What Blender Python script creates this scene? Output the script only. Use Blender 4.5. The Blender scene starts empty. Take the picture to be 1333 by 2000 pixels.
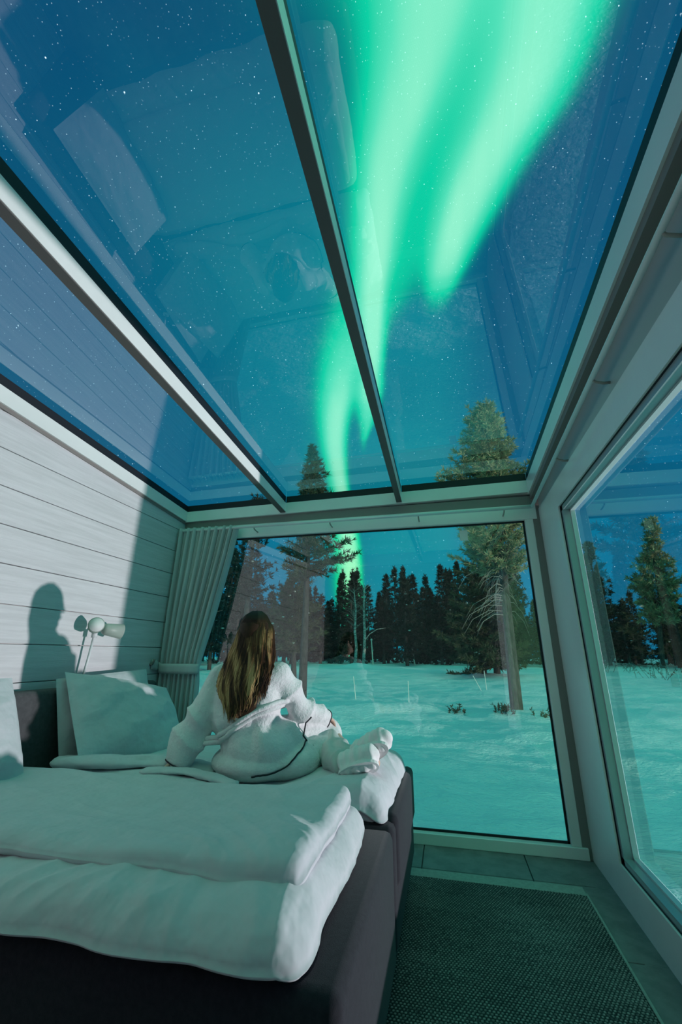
import bpy, bmesh, math, random
import numpy as np
from mathutils import Vector, Matrix
S = bpy.context.scene
COL = S.collection

# ------------------------------------------------------------------ camera
cam = bpy.data.cameras.new('camera'); cam_ob = bpy.data.objects.new('camera', cam); COL.objects.link(cam_ob)
cam.sensor_fit = 'VERTICAL'; cam.sensor_height = 36.0; cam.sensor_width = 24.0
cam.lens = 821.1 / 2000 * 36.0
cam.clip_start = 0.02; cam.clip_end = 800
YAW, PIT, ROL = math.radians(-13.45), math.radians(18.697), math.radians(.157)
_f = Vector((math.sin(YAW)*math.cos(PIT), math.cos(YAW)*math.cos(PIT), math.sin(PIT)))
_r = Vector((math.cos(YAW), -math.sin(YAW), 0)); _u = _r.cross(_f)
_r2 = _r*math.cos(ROL)+_u*math.sin(ROL); _u2 = -_r*math.sin(ROL)+_u*math.cos(ROL)
cam_ob.matrix_world = Matrix(((_r2.x,_u2.x,-_f.x,0),(_r2.y,_u2.y,-_f.y,0),(_r2.z,_u2.z,-_f.z,1.25),(0,0,0,1)))
S.camera = cam_ob

# ------------------------------------------------------------------ exposure
S.view_settings.view_transform = 'Standard'; S.view_settings.look = 'None'
S.view_settings.exposure = 0.0; S.view_settings.gamma = 1.0; S.view_settings.use_curve_mapping = False

# ------------------------------------------------------------------ night sky with aurora
class NT:
    """small helper around a node tree"""
    def __init__(s, nt): s.nt = nt; s.N = nt.nodes; s.L = nt.links
    def new(s, t, **kw):
        n = s.N.new(t)
        for k, v in kw.items(): setattr(n, k, v)
        return n
    def put(s, sock, v):
        if v is None: return
        if isinstance(v, bpy.types.NodeSocket): s.L.new(v, sock)
        else: sock.default_value = v
    def m(s, op, a, b=None, c=None, clamp=False):
        n = s.new('ShaderNodeMath', operation=op, use_clamp=clamp)
        s.put(n.inputs[0], a); s.put(n.inputs[1], b); s.put(n.inputs[2], c)
        return n.outputs[0]
    def mixc(s, f, a, b, typ='MIX'):
        n = s.new('ShaderNodeMix', data_type='RGBA', blend_type=typ)
        s.put(n.inputs[0], f); s.put(n.inputs[6], a); s.put(n.inputs[7], b)
        return n.outputs[2]
    def comb(s, x, y, z):
        n = s.new('ShaderNodeCombineXYZ'); s.put(n.inputs[0], x); s.put(n.inputs[1], y); s.put(n.inputs[2], z)
        return n.outputs[0]
    def smooth(s, v, a, b, lo=0.0, hi=1.0):
        n = s.new('ShaderNodeMapRange', interpolation_type='SMOOTHSTEP')
        s.put(n.inputs[0], v); n.inputs[1].default_value = a; n.inputs[2].default_value = b
        n.inputs[3].default_value = lo; n.inputs[4].default_value = hi
        return n.outputs[0]
    def noise(s, vec, scale, detail=2.0, rough=.5, dist=0.0):
        n = s.new('ShaderNodeTexNoise'); s.put(n.inputs['Vector'], vec)
        n.inputs['Scale'].default_value = scale; n.inputs['Detail'].default_value = detail
        n.inputs['Roughness'].default_value = rough; n.inputs['Distortion'].default_value = dist
        return n.outputs['Fac']
    def ramp(s, f, stops, interp='LINEAR'):
        n = s.new('ShaderNodeValToRGB'); s.put(n.inputs[0], f); cr = n.color_ramp; cr.interpolation = interp
        while len(cr.elements) < len(stops): cr.elements.new(.5)
        for e, (p, c) in zip(cr.elements, stops):
            e.position = p; e.color = (*c, 1) if len(c) == 3 else c
        return n.outputs[0]
    def fcurve(s, v, pts):
        """value curve, input and output in 0..1"""
        n = s.new('ShaderNodeFloatCurve'); s.put(n.inputs['Value'], v); cv = n.mapping.curves[0]
        while len(cv.points) < len(pts): cv.points.new(.5, .5)
        for p, (x, y) in zip(cv.points, pts): p.location = (x, y); p.handle_type = 'AUTO_CLAMPED'
        n.mapping.extend = 'HORIZONTAL'; n.mapping.update()
        return n.outputs[0]

world = bpy.data.worlds.new('night_sky'); S.world = world; world.use_nodes = True
W = NT(world.node_tree); W.N.clear()
geo = W.new('ShaderNodeTexCoord'); sep = W.new('ShaderNodeSeparateXYZ'); W.L.new(geo.outputs['Generated'], sep.inputs[0])
DX, DY, DZ = sep.outputs
zc = W.m('MAXIMUM', DZ, 0.0)
inv = W.m('DIVIDE', 1.0, W.m('ADD', 1.0, zc))
QX = W.m('MULTIPLY', DX, inv); QY = W.m('MULTIPLY', DY, inv)         # stereographic sky map, zenith at 0, horizon on the unit circle
# airglow: deep blue overhead, brighter and greener low down and west of the arcs
base = W.ramp(zc, [(0.0, (.003, .200, .370)), (.18, (.003, .150, .290)), (.42, (.003, .110, .225)), (.70, (.003, .085, .185)), (1.0, (.003, .062, .150))])
teal = W.m('MULTIPLY', W.smooth(QX, -.42, -.10), W.smooth(QX, .10, .0))
teal = W.m('MULTIPLY', teal, W.smooth(QY, .12, .36))
patch = W.noise(geo.outputs['Generated'], 2.6, 3, .5)
base = W.mixc(W.m('MULTIPLY', teal, .75), base, (.003, .245, .300, 1))
base = W.mixc(W.m('MULTIPLY', W.smooth(patch, .40, .70), .35), base, (.004, .125, .215, 1))
swirl = W.noise(W.comb(W.m('MULTIPLY', QX, 26), W.m('MULTIPLY', QY, 2.2), 0.0), 1.0, 2, .5)
def band(center, wl, wr, amp, power=2.6, k=1.9):
    cx = W.m('SUBTRACT', W.fcurve(QY, [(a, b + .5) for a, b in center]), .5)
    l = W.fcurve(QY, wl); r = W.fcurve(QY, wr); a = W.fcurve(QY, amp)
    d = W.m('SUBTRACT', QX, cx)
    right = W.m('GREATER_THAN', d, 0.0)
    w = W.m('ADD', W.m('MULTIPLY', right, r), W.m('MULTIPLY', W.m('SUBTRACT', 1.0, right), l))
    t = W.m('DIVIDE', W.m('ABSOLUTE', d), W.m('MAXIMUM', w, .002))
    g = W.m('EXPONENT', W.m('MULTIPLY', W.m('POWER', t, power), -k))
    return W.m('MULTIPLY', g, a)
bA = band([(.0, .080), (.193, .026), (.247, .001), (.279, -.017), (.317, -.032), (.362, -.045), (.415, -.057), (.462, -.067), (.514, -.080), (.58, -.095)],
          [(.0, .09), (.193, .060), (.247, .048), (.32, .036), (.415, .026), (.5, .024), (.6, .020)],
          [(.0, .06), (.193, .046), (.247, .038), (.32, .030), (.362, .026), (.415, .018), (.5, .022), (.6, .02)],
          [(.0, .8), (.193, .74), (.25, .80), (.36, .90), (.44, .98), (.50, .95), (.535, .55), (.575, .0)])
bA2 = band([(.36, -.058), (.43, -.086), (.507, -.122), (.57, -.146), (.628, -.154), (.663, -.156), (.748, -.162), (.797, -.168), (.836, -.176), (1, -.19)],
           [(.36, .04), (.43, .050), (.507, .040), (.57, .027), (.663, .021), (.748, .031), (.836, .036), (1, .04)],
           [(.36, .02), (.43, .028), (.507, .027), (.57, .023), (.628, .017), (.663, .015), (.748, .021), (.836, .024), (1, .02)],
           [(.36, .0), (.42, .30), (.50, .72), (.57, .97), (.70, 1.0), (.80, 1.0), (.84, .88), (.90, .40), (1, .2)])
bB = band([(.0, .16), (.209, .112), (.235, .106), (.264, .094), (.296, .074), (.333, .053), (.377, .034), (.407, .025), (.44, .016)],
          [(.0, .08), (.209, .050), (.264, .044), (.333, .036), (.377, .030), (.44, .020)],
          [(.0, .08), (.209, .050), (.264, .050), (.296, .046), (.333, .042), (.377, .034), (.407, .026), (.44, .020)],
          [(.0, .8), (.209, .84), (.264, .95), (.333, .97), (.377, .92), (.400, .72), (.420, .34), (.445, .0)])
bG = band([(.0, .10), (.193, .060), (.25, .036), (.32, .004), (.40, -.036), (.47, -.085), (.60, -.15), (1, -.18)],
          [(.0, .36), (.193, .130), (.25, .110), (.32, .090), (.40, .090), (.47, .085), (.60, .07), (1, .07)],
          [(.0, .34), (.193, .098), (.25, .094), (.32, .085), (.40, .05), (.45, .035), (.60, .02), (1, .03)],
          [(.0, .80), (.193, .50), (.25, .48), (.32, .42), (.38, .40), (.46, .30), (.60, .20), (1, .25)], power=2.2, k=1.5)
bC = band([(.5, -.082), (.56, -.092), (.60, -.106), (.7, -.11)], [(.5, .034), (.56, .018), (.60, .008)], [(.5, .030), (.56, .014), (.60, .007)],
          [(.5, .0), (.525, .55), (.56, .60), (.59, .30), (.615, .0)], power=2.0)
tot = bA
for b in (bA2, bB, bC):
    tot = W.m('SUBTRACT', W.m('ADD', tot, b), W.m('MULTIPLY', tot, b))
tot = W.m('ADD', W.m('MULTIPLY', tot, W.m('ADD', .86, W.m('MULTIPLY', swirl, .24))), W.m('MULTIPLY', bG, W.m('SUBTRACT', 1.0, W.m('MULTIPLY', tot, .8))))
tot = W.m('MINIMUM', tot, 1.0)
acol = W.ramp(tot, [(.0, (.0, .26, .22)), (.45, (.004, .60, .36)), (.70, (.09, .72, .47)), (1.0, (.30, .86, .60))])
acol_low = W.ramp(tot, [(.0, (.0, .30, .20)), (.45, (.01, .62, .26)), (.70, (.12, .76, .36)), (1.0, (.34, .90, .46))])
acol = W.mixc(W.smooth(zc, .45, .05), acol, acol_low)
sky = W.mixc(W.smooth(tot, .0, .42), base, acol)
def stars(scale, rad, lo, gain):
    v = W.new('ShaderNodeTexVoronoi', feature='F1'); W.L.new(geo.outputs['Generated'], v.inputs['Vector']); v.inputs['Scale'].default_value = scale
    cs = W.new('ShaderNodeSeparateColor'); W.L.new(v.outputs['Color'], cs.inputs[0])
    on = W.m('POWER', W.smooth(cs.outputs[0], lo, 1.0), 2.0)
    return W.m('MULTIPLY', W.m('MULTIPLY', W.smooth(v.outputs['Distance'], rad, rad*.25), on), gain)
st = W.m('ADD', stars(190, .17, .05, .6), W.m('ADD', stars(80, .085, .10, 1.3), stars(26, .042, .4, 3.0)))
st = W.m('MULTIPLY', st, W.smooth(zc, .0, .25, .35, 1.0))
sky = W.mixc(1.0, sky, W.mixc(1.0, (.75, .92, 1.0, 1), st, 'MULTIPLY'), 'ADD')
bg = W.new('ShaderNodeBackground'); W.put(bg.inputs['Color'], sky); bg.inputs['Strength'].default_value = 1.20
wo = W.new('ShaderNodeOutputWorld'); W.L.new(bg.outputs[0], wo.inputs[0])

# ------------------------------------------------------------------ the low moon on the right, and the yard floodlight beside the cabin
moon = bpy.data.lights.new('moon', 'SUN'); moon.energy = 1.5; moon.angle = math.radians(1.0); moon.color = (1.0, .90, .72)
moon_ob = bpy.data.objects.new('moon', moon); COL.objects.link(moon_ob)
_to = Vector((1.0, -.80, .075)).normalized()
moon_ob.rotation_euler = _to.to_track_quat('Z', 'Y').to_euler(); moon_ob.location = _to * 60
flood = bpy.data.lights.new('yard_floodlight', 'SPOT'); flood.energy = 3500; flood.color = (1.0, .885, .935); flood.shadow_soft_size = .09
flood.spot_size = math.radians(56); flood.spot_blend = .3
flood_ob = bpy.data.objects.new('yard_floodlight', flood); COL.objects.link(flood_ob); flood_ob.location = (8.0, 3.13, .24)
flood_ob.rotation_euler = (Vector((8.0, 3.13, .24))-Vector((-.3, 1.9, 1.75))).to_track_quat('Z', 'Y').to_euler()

# ------------------------------------------------------------------ helpers
def tag(o, label=None, cat=None, group=None, kind=None):
    if label: o['label'] = label
    if cat: o['category'] = cat
    if group: o['group'] = group
    if kind: o['kind'] = kind
    return o
def empty(name, loc=(0, 0, 0), rz=0, label=None, cat=None, group=None, kind=None):
    o = bpy.data.objects.new(name, None); COL.objects.link(o); o.empty_display_size = .05
    o.location = loc; o.rotation_euler = (0, 0, rz)
    return tag(o, label, cat, group, kind)
def put_mesh(name, me, mat=None, parent=None, smooth=False):
    if mat is not None and not me.materials: me.materials.append(mat)
    if smooth and len(me.polygons):
        me.polygons.foreach_set('use_smooth', [True]*len(me.polygons))
    o = bpy.data.objects.new(name, me); COL.objects.link(o)
    if parent is not None:
        o.parent = parent
    return o
class MB:
    """collects shapes in world (or thing) coordinates and links them as ONE mesh object"""
    def __init__(s): s.v = []; s.f = []
    def add(s, vs, fs):
        n = len(s.v); s.v += [tuple(p) for p in vs]; s.f += [tuple(i+n for i in f) for f in fs]; return s
    def box(s, x0, x1, y0, y1, z0, z1, b=0.0):
        if b <= 0:
            return s.add([(x0,y0,z0),(x1,y0,z0),(x1,y1,z0),(x0,y1,z0),(x0,y0,z1),(x1,y0,z1),(x1,y1,z1),(x0,y1,z1)],
                         [(0,3,2,1),(4,5,6,7),(0,1,5,4),(1,2,6,5),(2,3,7,6),(3,0,4,7)])
        bm = bmesh.new(); bmesh.ops.create_cube(bm, size=1)
        for v in bm.verts:
            v.co = Vector(((x0+x1)/2+v.co.x*(x1-x0), (y0+y1)/2+v.co.y*(y1-y0), (z0+z1)/2+v.co.z*(z1-z0)))
        bmesh.ops.bevel(bm, geom=list(bm.edges), offset=b, segments=2, profile=.5, affect='EDGES')
        bm.verts.index_update()
        s.add([v.co[:] for v in bm.verts], [[v.index for v in f.verts] for f in bm.faces]); bm.free(); return s
    def prism(s, poly, x0, x1, axis='x'):
        """polygon of (y,z) extruded along x (axis 'x'), or (x,z) along y (axis 'y')"""
        n = len(poly)
        if axis == 'x': vs = [(x0, a, b) for a, b in poly] + [(x1, a, b) for a, b in poly]
        else: vs = [(a, x0, b) for a, b in poly] + [(a, x1, b) for a, b in poly]
        fs = [tuple(range(n)), tuple(range(2*n-1, n-1, -1))]
        fs += [(i, (i+1) % n + 0, (i+1) % n + n, i+n) for i in range(n)]
        return s.add(vs, fs)
    def tube(s, pts, rad, n=8, caps=True):
        pts = [Vector(p) for p in pts]; m = len(pts)
        if not hasattr(rad, '__len__'): rad = [rad]*m
        rings = []; prev = None
        for i, p in enumerate(pts):
            t = (pts[min(i+1, m-1)] - pts[max(i-1, 0)]).normalized()
            if prev is None:
                a = Vector((0, 0, 1)) if abs(t.z) < .9 else Vector((1, 0, 0)); nx = t.cross(a).normalized()
            else:
                nx = (prev - t*prev.dot(t)); nx = nx.normalized() if nx.length > 1e-6 else t.orthogonal().normalized()
            prev = nx; ny = t.cross(nx)
            rings.append([p + (nx*math.cos(2*math.pi*k/n) + ny*math.sin(2*math.pi*k/n))*rad[i] for k in range(n)])
        vs = [v for r_ in rings for v in r_]; fs = []
        for i in range(m-1):
            for k in range(n): fs.append((i*n+k, i*n+(k+1) % n, (i+1)*n+(k+1) % n, (i+1)*n+k))
        if caps: fs += [tuple(range(n-1, -1, -1)), tuple((m-1)*n+k for k in range(n))]
        return s.add(vs, fs)
    def ellipsoid(s, c, r, nu=16, nv=10, R=None):
        vs = [(0, 0, -1)]; fs = []
        for j in range(1, nv):
            a = -math.pi/2 + math.pi*j/nv
            for i in range(nu):
                t = 2*math.pi*i/nu; vs.append((math.cos(a)*math.cos(t), math.cos(a)*math.sin(t), math.sin(a)))
        vs.append((0, 0, 1)); L = len(vs)-1
        for i in range(nu):
            fs.append((0, 1+(i+1) % nu, 1+i)); fs.append((L, L-nu+i, L-nu+(i+1) % nu))
        for j in range(nv-2):
            for i in range(nu):
                a = 1+j*nu; fs.append((a+i, a+(i+1) % nu, a+nu+(i+1) % nu, a+nu+i))
        out = []
        for v in vs:
            w = Vector((v[0]*r[0], v[1]*r[1], v[2]*r[2]))
            if R is not None: w = R @ w
            out.append(Vector(c)+w)
        return s.add(out, fs)
    def mesh(s, name):
        me = bpy.data.meshes.new(name); me.from_pydata(s.v, [], s.f); me.update()
        bm = bmesh.new(); bm.from_mesh(me); bmesh.ops.recalc_face_normals(bm, faces=list(bm.faces)); bm.to_mesh(me); bm.free()
        return me
    def build(s, name, mat=None, parent=None, smooth=False, origin=None):
        if origin is not None: s.v = [(a-origin[0], b-origin[1], c-origin[2]) for a, b, c in s.v]
        return put_mesh(name, s.mesh(name), mat, parent, smooth)
def np_mesh(name, V, Fq, mat=None, parent=None, smooth=True):
    """fast mesh from numpy arrays: V (n,3), Fq (m,3 or 4)"""
    me = bpy.data.meshes.new(name); V = np.asarray(V, np.float32); Fq = np.asarray(Fq, np.int32)
    k = Fq.shape[1]; me.vertices.add(len(V)); me.vertices.foreach_set('co', V.ravel())
    me.loops.add(Fq.size); me.loops.foreach_set('vertex_index', Fq.ravel())
    me.polygons.add(len(Fq)); me.polygons.foreach_set('loop_start', np.arange(0, Fq.size, k, dtype=np.int32))
    me.polygons.foreach_set('loop_total', np.full(len(Fq), k, np.int32)); me.update(calc_edges=True); me.validate()
    return put_mesh(name, me, mat, parent, smooth)
def grid_faces(nu, nv, wrap_u=False):
    a = np.arange(nu*nv).reshape(nv, nu)
    if wrap_u: b = np.roll(a, -1, axis=1); return np.stack([a[:-1], b[:-1], b[1:], a[1:]], -1).reshape(-1, 4)
    return np.stack([a[:-1, :-1], a[:-1, 1:], a[1:, 1:], a[1:, :-1]], -1).reshape(-1, 4)
_rs = np.random.RandomState(5); _perm = _rs.rand(256, 256)
def vnoise(x, y):
    """value noise on arrays, 0..1"""
    x = np.asarray(x, float); y = np.asarray(y, float)
    xi = np.floor(x).astype(int); yi = np.floor(y).astype(int); fx = x-xi; fy = y-yi
    fx = fx*fx*(3-2*fx); fy = fy*fy*(3-2*fy); g = lambda a, b: _perm[a % 256, b % 256]
    return (g(xi, yi)*(1-fx)+g(xi+1, yi)*fx)*(1-fy) + (g(xi, yi+1)*(1-fx)+g(xi+1, yi+1)*fx)*fy
def fbm(x, y, o=4):
    s = 0; a = .5
    for i in range(o): s = s + a*(vnoise(x*2**i+17.3*i, y*2**i+5.1*i)-.5); a *= .5
    return s
def sstep(x, a, b):
    t = np.clip((np.asarray(x, float)-a)/(b-a), 0, 1); return t*t*(3-2*t)

def material(name, color, rough=.6, var=None, scale=8.0, bump=0.0, bscale=60.0, stretch=None, metal=0.0, spec=.4, sheen=0.0, detail=4.0):
    """principled surface; var = second colour mixed in by noise, stretch = (x,y,z) scale of the noise space"""
    m = bpy.data.materials.new(name); m.use_nodes = True; T = NT(m.node_tree)
    p = T.N['Principled BSDF']; p.inputs['Roughness'].default_value = rough; p.inputs['Metallic'].default_value = metal
    p.inputs['Specular IOR Level'].default_value = spec
    if sheen: p.inputs['Sheen Weight'].default_value = sheen; p.inputs['Sheen Roughness'].default_value = .5
    tc = T.new('ShaderNodeTexCoord').outputs['Object']
    if stretch:
        mp = T.new('ShaderNodeMapping'); T.L.new(tc, mp.inputs['Vector']); mp.inputs['Scale'].default_value = stretch; tc = mp.outputs[0]
    c4 = (*color, 1)
    if var:
        n = T.noise(tc, scale, detail, .6)
        T.put(p.inputs['Base Color'], T.mixc(T.smooth(n, .3, .7), c4, (*var, 1)))
    else: p.inputs['Base Color'].default_value = c4
    if bump:
        b = T.new('ShaderNodeBump'); b.inputs['Strength'].default_value = 1.0; b.inputs['Distance'].default_value = bump
        T.put(b.inputs['Height'], T.noise(tc, bscale, 3, .6)); T.L.new(b.outputs[0], p.inputs['Normal'])
    return m
def glass_material(name, tint=(.95, .99, .985)):
    m = bpy.data.materials.new(name); m.use_nodes = True; T = NT(m.node_tree); T.N.clear()
    tr = T.new('ShaderNodeBsdfTransparent'); tr.inputs[0].default_value = (*tint, 1)
    gl = T.new('ShaderNodeBsdfGlossy'); gl.inputs['Roughness'].default_value = 0.0; gl.inputs[0].default_value = (1, 1, 1, 1)
    fr = T.new('ShaderNodeFresnel'); fr.inputs[0].default_value = 1.5
    g = T.new('ShaderNodeNewGeometry')
    k = T.m('DIVIDE', T.m('MULTIPLY', fr.outputs[0], 3.0), T.m('ADD', 1.0, T.m('MULTIPLY', fr.outputs[0], 2.0)))       # coated pane: reflections of its surfaces summed
    k = T.m('MULTIPLY', k, T.m('SUBTRACT', 1.0, g.outputs['Backfacing']))                  # taken at the face the light meets
    mx = T.new('ShaderNodeMixShader'); T.put(mx.inputs[0], k); T.L.new(tr.outputs[0], mx.inputs[1]); T.L.new(gl.outputs[0], mx.inputs[2])
    o = T.new('ShaderNodeOutputMaterial'); T.L.new(mx.outputs[0], o.inputs[0]); return m
M = {}
M['plank'] = material('whitewashed_board', (.70, .685, .70), .55, (.60, .59, .60), 5.0, .0012, 40, (6, .5, 10))
M['frame'] = material('painted_frame', (.84, .84, .82), .24, (.80, .80, .78), 3.0, .0003, 60, spec=.6)
M['cap'] = material('taupe_cap', (.115, .110, .105), .6)
M['trim'] = material('grey_painted_trim', (.44, .45, .44), .35)
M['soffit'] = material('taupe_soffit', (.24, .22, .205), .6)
M['gasket'] = material('black_gasket', (.008, .009, .014), .5)
M['steel'] = material('grey_bead', (.36, .42, .45), .3, metal=.3)
M['bead'] = material('bright_bead', (.62, .68, .70), .25, metal=.2)
M['glass'] = glass_material('window_glass')
M['tile'] = material('grey_floor_tile', (.22, .215, .215), .55, (.15, .15, .152), 9, .0006, 90)
M['grout'] = material('floor_grout', (.06, .06, .062), .8)
M['dark_wall'] = material('back_wall_paint', (.66, .65, .64), .8)
M['ceil'] = material('back_ceiling_board', (.72, .71, .70), .7)

# ================================================================== the room
XL, XR, YF, YG, YB = -2.45, .82, 3.55, 3.60, -2.4          # left wall, right frame face, front frame face, front glass, back wall
def roof_z(x, y): return 2.66 + .0742*(3.53-y) + .0125*(x+2.45)      # underside of the roof glass
# floor
floor = empty('floor', kind='structure')
MB().box(XL-.1, 1.0, YB-.1, 3.7, -.14, -.012).build('subfloor', M['grout'], floor)
tile_me = MB().box(-.3195, .3195, -.3195, .3195, -.012, 0, .0015).mesh('tile'); tile_me.materials.append(M['tile'])
for i in range(-1, 2):
    for j in range(6):
        o = put_mesh('tile', tile_me, None, floor); o.location = (.0775+.645*i, 3.20-.3225-.645*j, 0)
for i in range(-1, 2):                                        # cut row under the window
    x0 = .0775+.645*i-.3195; MB().box(x0, x0+.639, 3.203, 3.545, -.012, 0, .0015).build('tile', M['tile'], floor)
MB().box(.725+.645-.64-.002, .995, -.7, 3.545, -.012, -.0005).build('tile', M['tile'], floor)
MB().box(XL, .995, YB, -.68, -.012, 0).build('floor_back', M['tile'], floor)
MB().box(XL, -.894, -.67, 3.545, -.012, 0).build('floor_under_bed', M['tile'], floor)
# left wall: whitewashed boards with open joints
wall = empty('wall_left', kind='structure')
MB().box(XL-.14, XL-.028, YB-.1, 3.72, -.05, 2.62).build('wall_core', M['dark_wall'], wall)
def plate_z(y): return roof_z(XL, y) - .185
joints = [.0, .217, .435, .652, .869, 1.087, 1.302, 1.518, 1.742, 1.961, 2.178, 2.395, 2.612, 2.83, 3.04]
for z0, z1 in zip(joints[:-1], joints[1:]):
    a, b = z0+.0025, z1-.0025
    ys = [YB, YF+.06]
    if b > plate_z(ys[1]):                                    # top boards are cut along the slope of the roof
        if a > plate_z(YB): continue
        def ycut(z): return 3.53-(z+.185-2.66)/.0742
        yb_, ya_ = min(ycut(b), ys[1]), min(ycut(a), ys[1])
        poly = [(YB, a), (ya_, a)] + ([(ys[1], min(b, plate_z(ys[1])))] if ya_ >= ys[1] else []) + ([(yb_, b), (YB, b)] if yb_ > YB else [(YB, plate_z(YB))])
        MB().prism(poly, XL-.03, XL).build('plank', M['plank'], wall)
    else:
        MB().box(XL-.03, XL, ys[0], ys[1], a, b, .0022).build('plank', M['plank'], wall)
# sloping wall plate on top of the left wall
def sloped(mb, x0, x1, y0, y1, dz0, dz1, n=1):
    """bar that follows the roof slope: its section runs from dz0 to dz1 below the glass"""
    v = [(x, y, roof_z(x, y)-d) for y in (y0, y1) for d in (dz0, dz1) for x in (x0, x1)]
    return mb.add(v, [(0,1,3,2),(4,6,7,5),(0,4,5,1),(2,3,7,6),(0,2,6,4),(1,5,7,3)])
roof = empty('ceiling', kind='structure')
Y0R = -.25                                                    # back end of the glass roof
sloped(MB(), XL-.14, XL+.022, YB, 3.54, .062, .162).build('wall_plate', M['frame'], roof)
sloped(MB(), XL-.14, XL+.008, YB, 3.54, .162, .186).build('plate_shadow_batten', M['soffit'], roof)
rafters = [(-1.432, -1.380), (-.337, -.288)]
for x0, x1 in rafters:
    b = MB(); sloped(b, x0, x1, Y0R, 3.53, .066, .152); b.build('rafter', M['frame'], roof)
    sloped(MB(), x0-.001, x1-.003, Y0R, 3.53, .152, .158).build('rafter_cap', M['cap'], roof)
    sloped(MB(), x0+.004, x1-.004, Y0R, 3.53, .0, .066).build('gasket', M['gasket'], roof)
XRR = .755
edges = [XL+.022, rafters[0][0], rafters[0][1], rafters[1][0], rafters[1][1], XRR]
for k in range(3):                                            # three roof panes, one gasket each at front; side gaskets sit on the rafters
    a, b = edges[2*k], edges[2*k+1]
    sloped(MB(), a-.02, b+.02, Y0R, 3.56, -.012, .0).build('pane', M['glass'], roof)
    sloped(MB(), a, b, 3.53, 3.545, .0, .062).build('gasket', M['gasket'], roof)
sloped(MB(), XL-.02, XL+.018, Y0R, 3.54, .0, .062).build('gasket', M['gasket'], roof)
sloped(MB(), XRR+.004, XRR+.03, Y0R, 3.54, .0, .062).build('gasket', M['gasket'], roof)
# right roof beam: face, soffit; front beam
sloped(MB(), XRR, XRR+.20, Y0R, 3.54, .062, .185).build('side_beam', M['frame'], roof)
sloped(MB(), XRR+.012, XRR+.20, Y0R, 3.54, .185, .225).build('side_beam_batten', M['soffit'], roof)
b = MB(); sloped(b, XL-.1, XRR+.2, 3.53, 3.70, .062, .168); b.build('front_beam', M['frame'], roof)
MB().box(XL-.1, .97, 3.552, 3.70, 2.425, 2.505).build('front_soffit', M['soffit'], roof)
b = MB(); sloped(b, XL-.1, .97, YB, Y0R, -.02, .12); b.build('back_ceiling', M['ceil'], roof)
sloped(MB(), XL-.1, .97, Y0R-.08, Y0R+.02, .0, .19).build('back_beam', M['frame'], roof)
# back wall and the rear part of the right wall
MB().box(XL-.1, .97, YB-.1, YB, -.05, 3.1).build('wall_back', M['dark_wall']); tag(bpy.data.objects['wall_back'], kind='structure')
MB().box(XR, XR+.12, YB, -.22, -.05, 3.1).build('wall_right', M['dark_wall']); tag(bpy.data.objects['wall_right'], kind='structure')
# wall strip between the right frame and the roof beam
MB().prism([(-.25, 2.39), (3.545, 2.39), (3.545, roof_z(.9, 3.545)-.19), (-.25, roof_z(.9, -.25)-.19)], XR+.005, XR+.10).build('trim_1', M['trim'])
tag(bpy.data.objects['trim_1'], kind='structure')
# ---- front window
w1 = empty('window_1', kind='structure')
gx0, gx1, gz0, gz1 = -2.28, .705, .068, 2.303
MB().box(XL, .80, YF, YF+.09, gz1, 2.43, .004).build('header', M['frame'], w1)
MB().box(XL, .80, YF-.012, YF+.09, .0, gz0, .004).build('sill', M['frame'], w1)
MB().box(XL, gx0, YF, YF+.09, gz0, gz1, .004).build('jamb', M['frame'], w1)
MB().box(gx1, gx1+.062, YF, YF+.09, gz0, gz1, .004).build('jamb', M['frame'], w1)
MB().box(gx1+.062, XR+.02, YF+.004, YF+.09, .0, 2.43).build('corner_infill', M['soffit'], w1)
g = MB(); g.box(gx0, gx1, YG-.012, YG-.002, gz1-.014, gz1).box(gx0, gx1, YG-.012, YG-.002, gz0, gz0+.014)
g.box(gx0, gx0+.014, YG-.012, YG-.002, gz0, gz1).box(gx1-.014, gx1, YG-.012, YG-.002, gz0, gz1); g.build('gasket', M['gasket'], w1)
MB().box(gx0-.01, gx1+.01, YG, YG+.012, gz0-.01, gz1+.01).build('pane', M['glass'], w1)
# ---- right window
w2 = empty('window_2', kind='structure')
oy1, oz0, oz1, yb0 = 3.006, .193, 2.216, -.22
def mitre(mb, yA, zA, yB, zB, yC, zC, yD, zD, x0, x1):
    return mb.prism([(yA, zA), (yB, zB), (yC, zC), (yD, zD)], x0, x1)
mitre(MB(), yb0, 2.39, 3.553, 2.39, oy1, oz1, yb0, oz1, XR, XR+.085).build('header', M['frame'], w2)
mitre(MB(), yb0, 0, 3.553, 0, oy1, oz0, yb0, oz0, XR, XR+.085).build('sill', M['frame'], w2)
mitre(MB(), 3.553, 0, 3.553, 2.39, oy1, oz1, oy1, oz0, XR, XR+.085).build('post', M['frame'], w2)
MB().box(XR, XR+.085, yb0, yb0+.12, oz0, oz1).build('post', M['frame'], w2)
def ring(mb, x0, x1, inset, w):
    i, j = inset, inset+w
    mb.box(x0, x1, yb0, oy1-i, oz1-j, oz1-i); mb.box(x0, x1, yb0, oy1-i, oz0+i, oz0+j); mb.box(x0, x1, oy1-j, oy1-i, oz0+i, oz1-i); return mb
ring(MB(), XR+.010, XR+.085, .0, .004).build('gasket', M['gasket'], w2)
ring(MB(), XR+.016, XR+.085, .004, .030).build('glazing_bead', M['steel'], w2)
ring(MB(), XR+.060, XR+.087, .034, .010).build('bright_bead', M['bead'], w2)
MB().box(XR+.088, XR+.10, yb0, 3.5, .03, 2.36).build('pane', M['glass'], w2)

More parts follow.
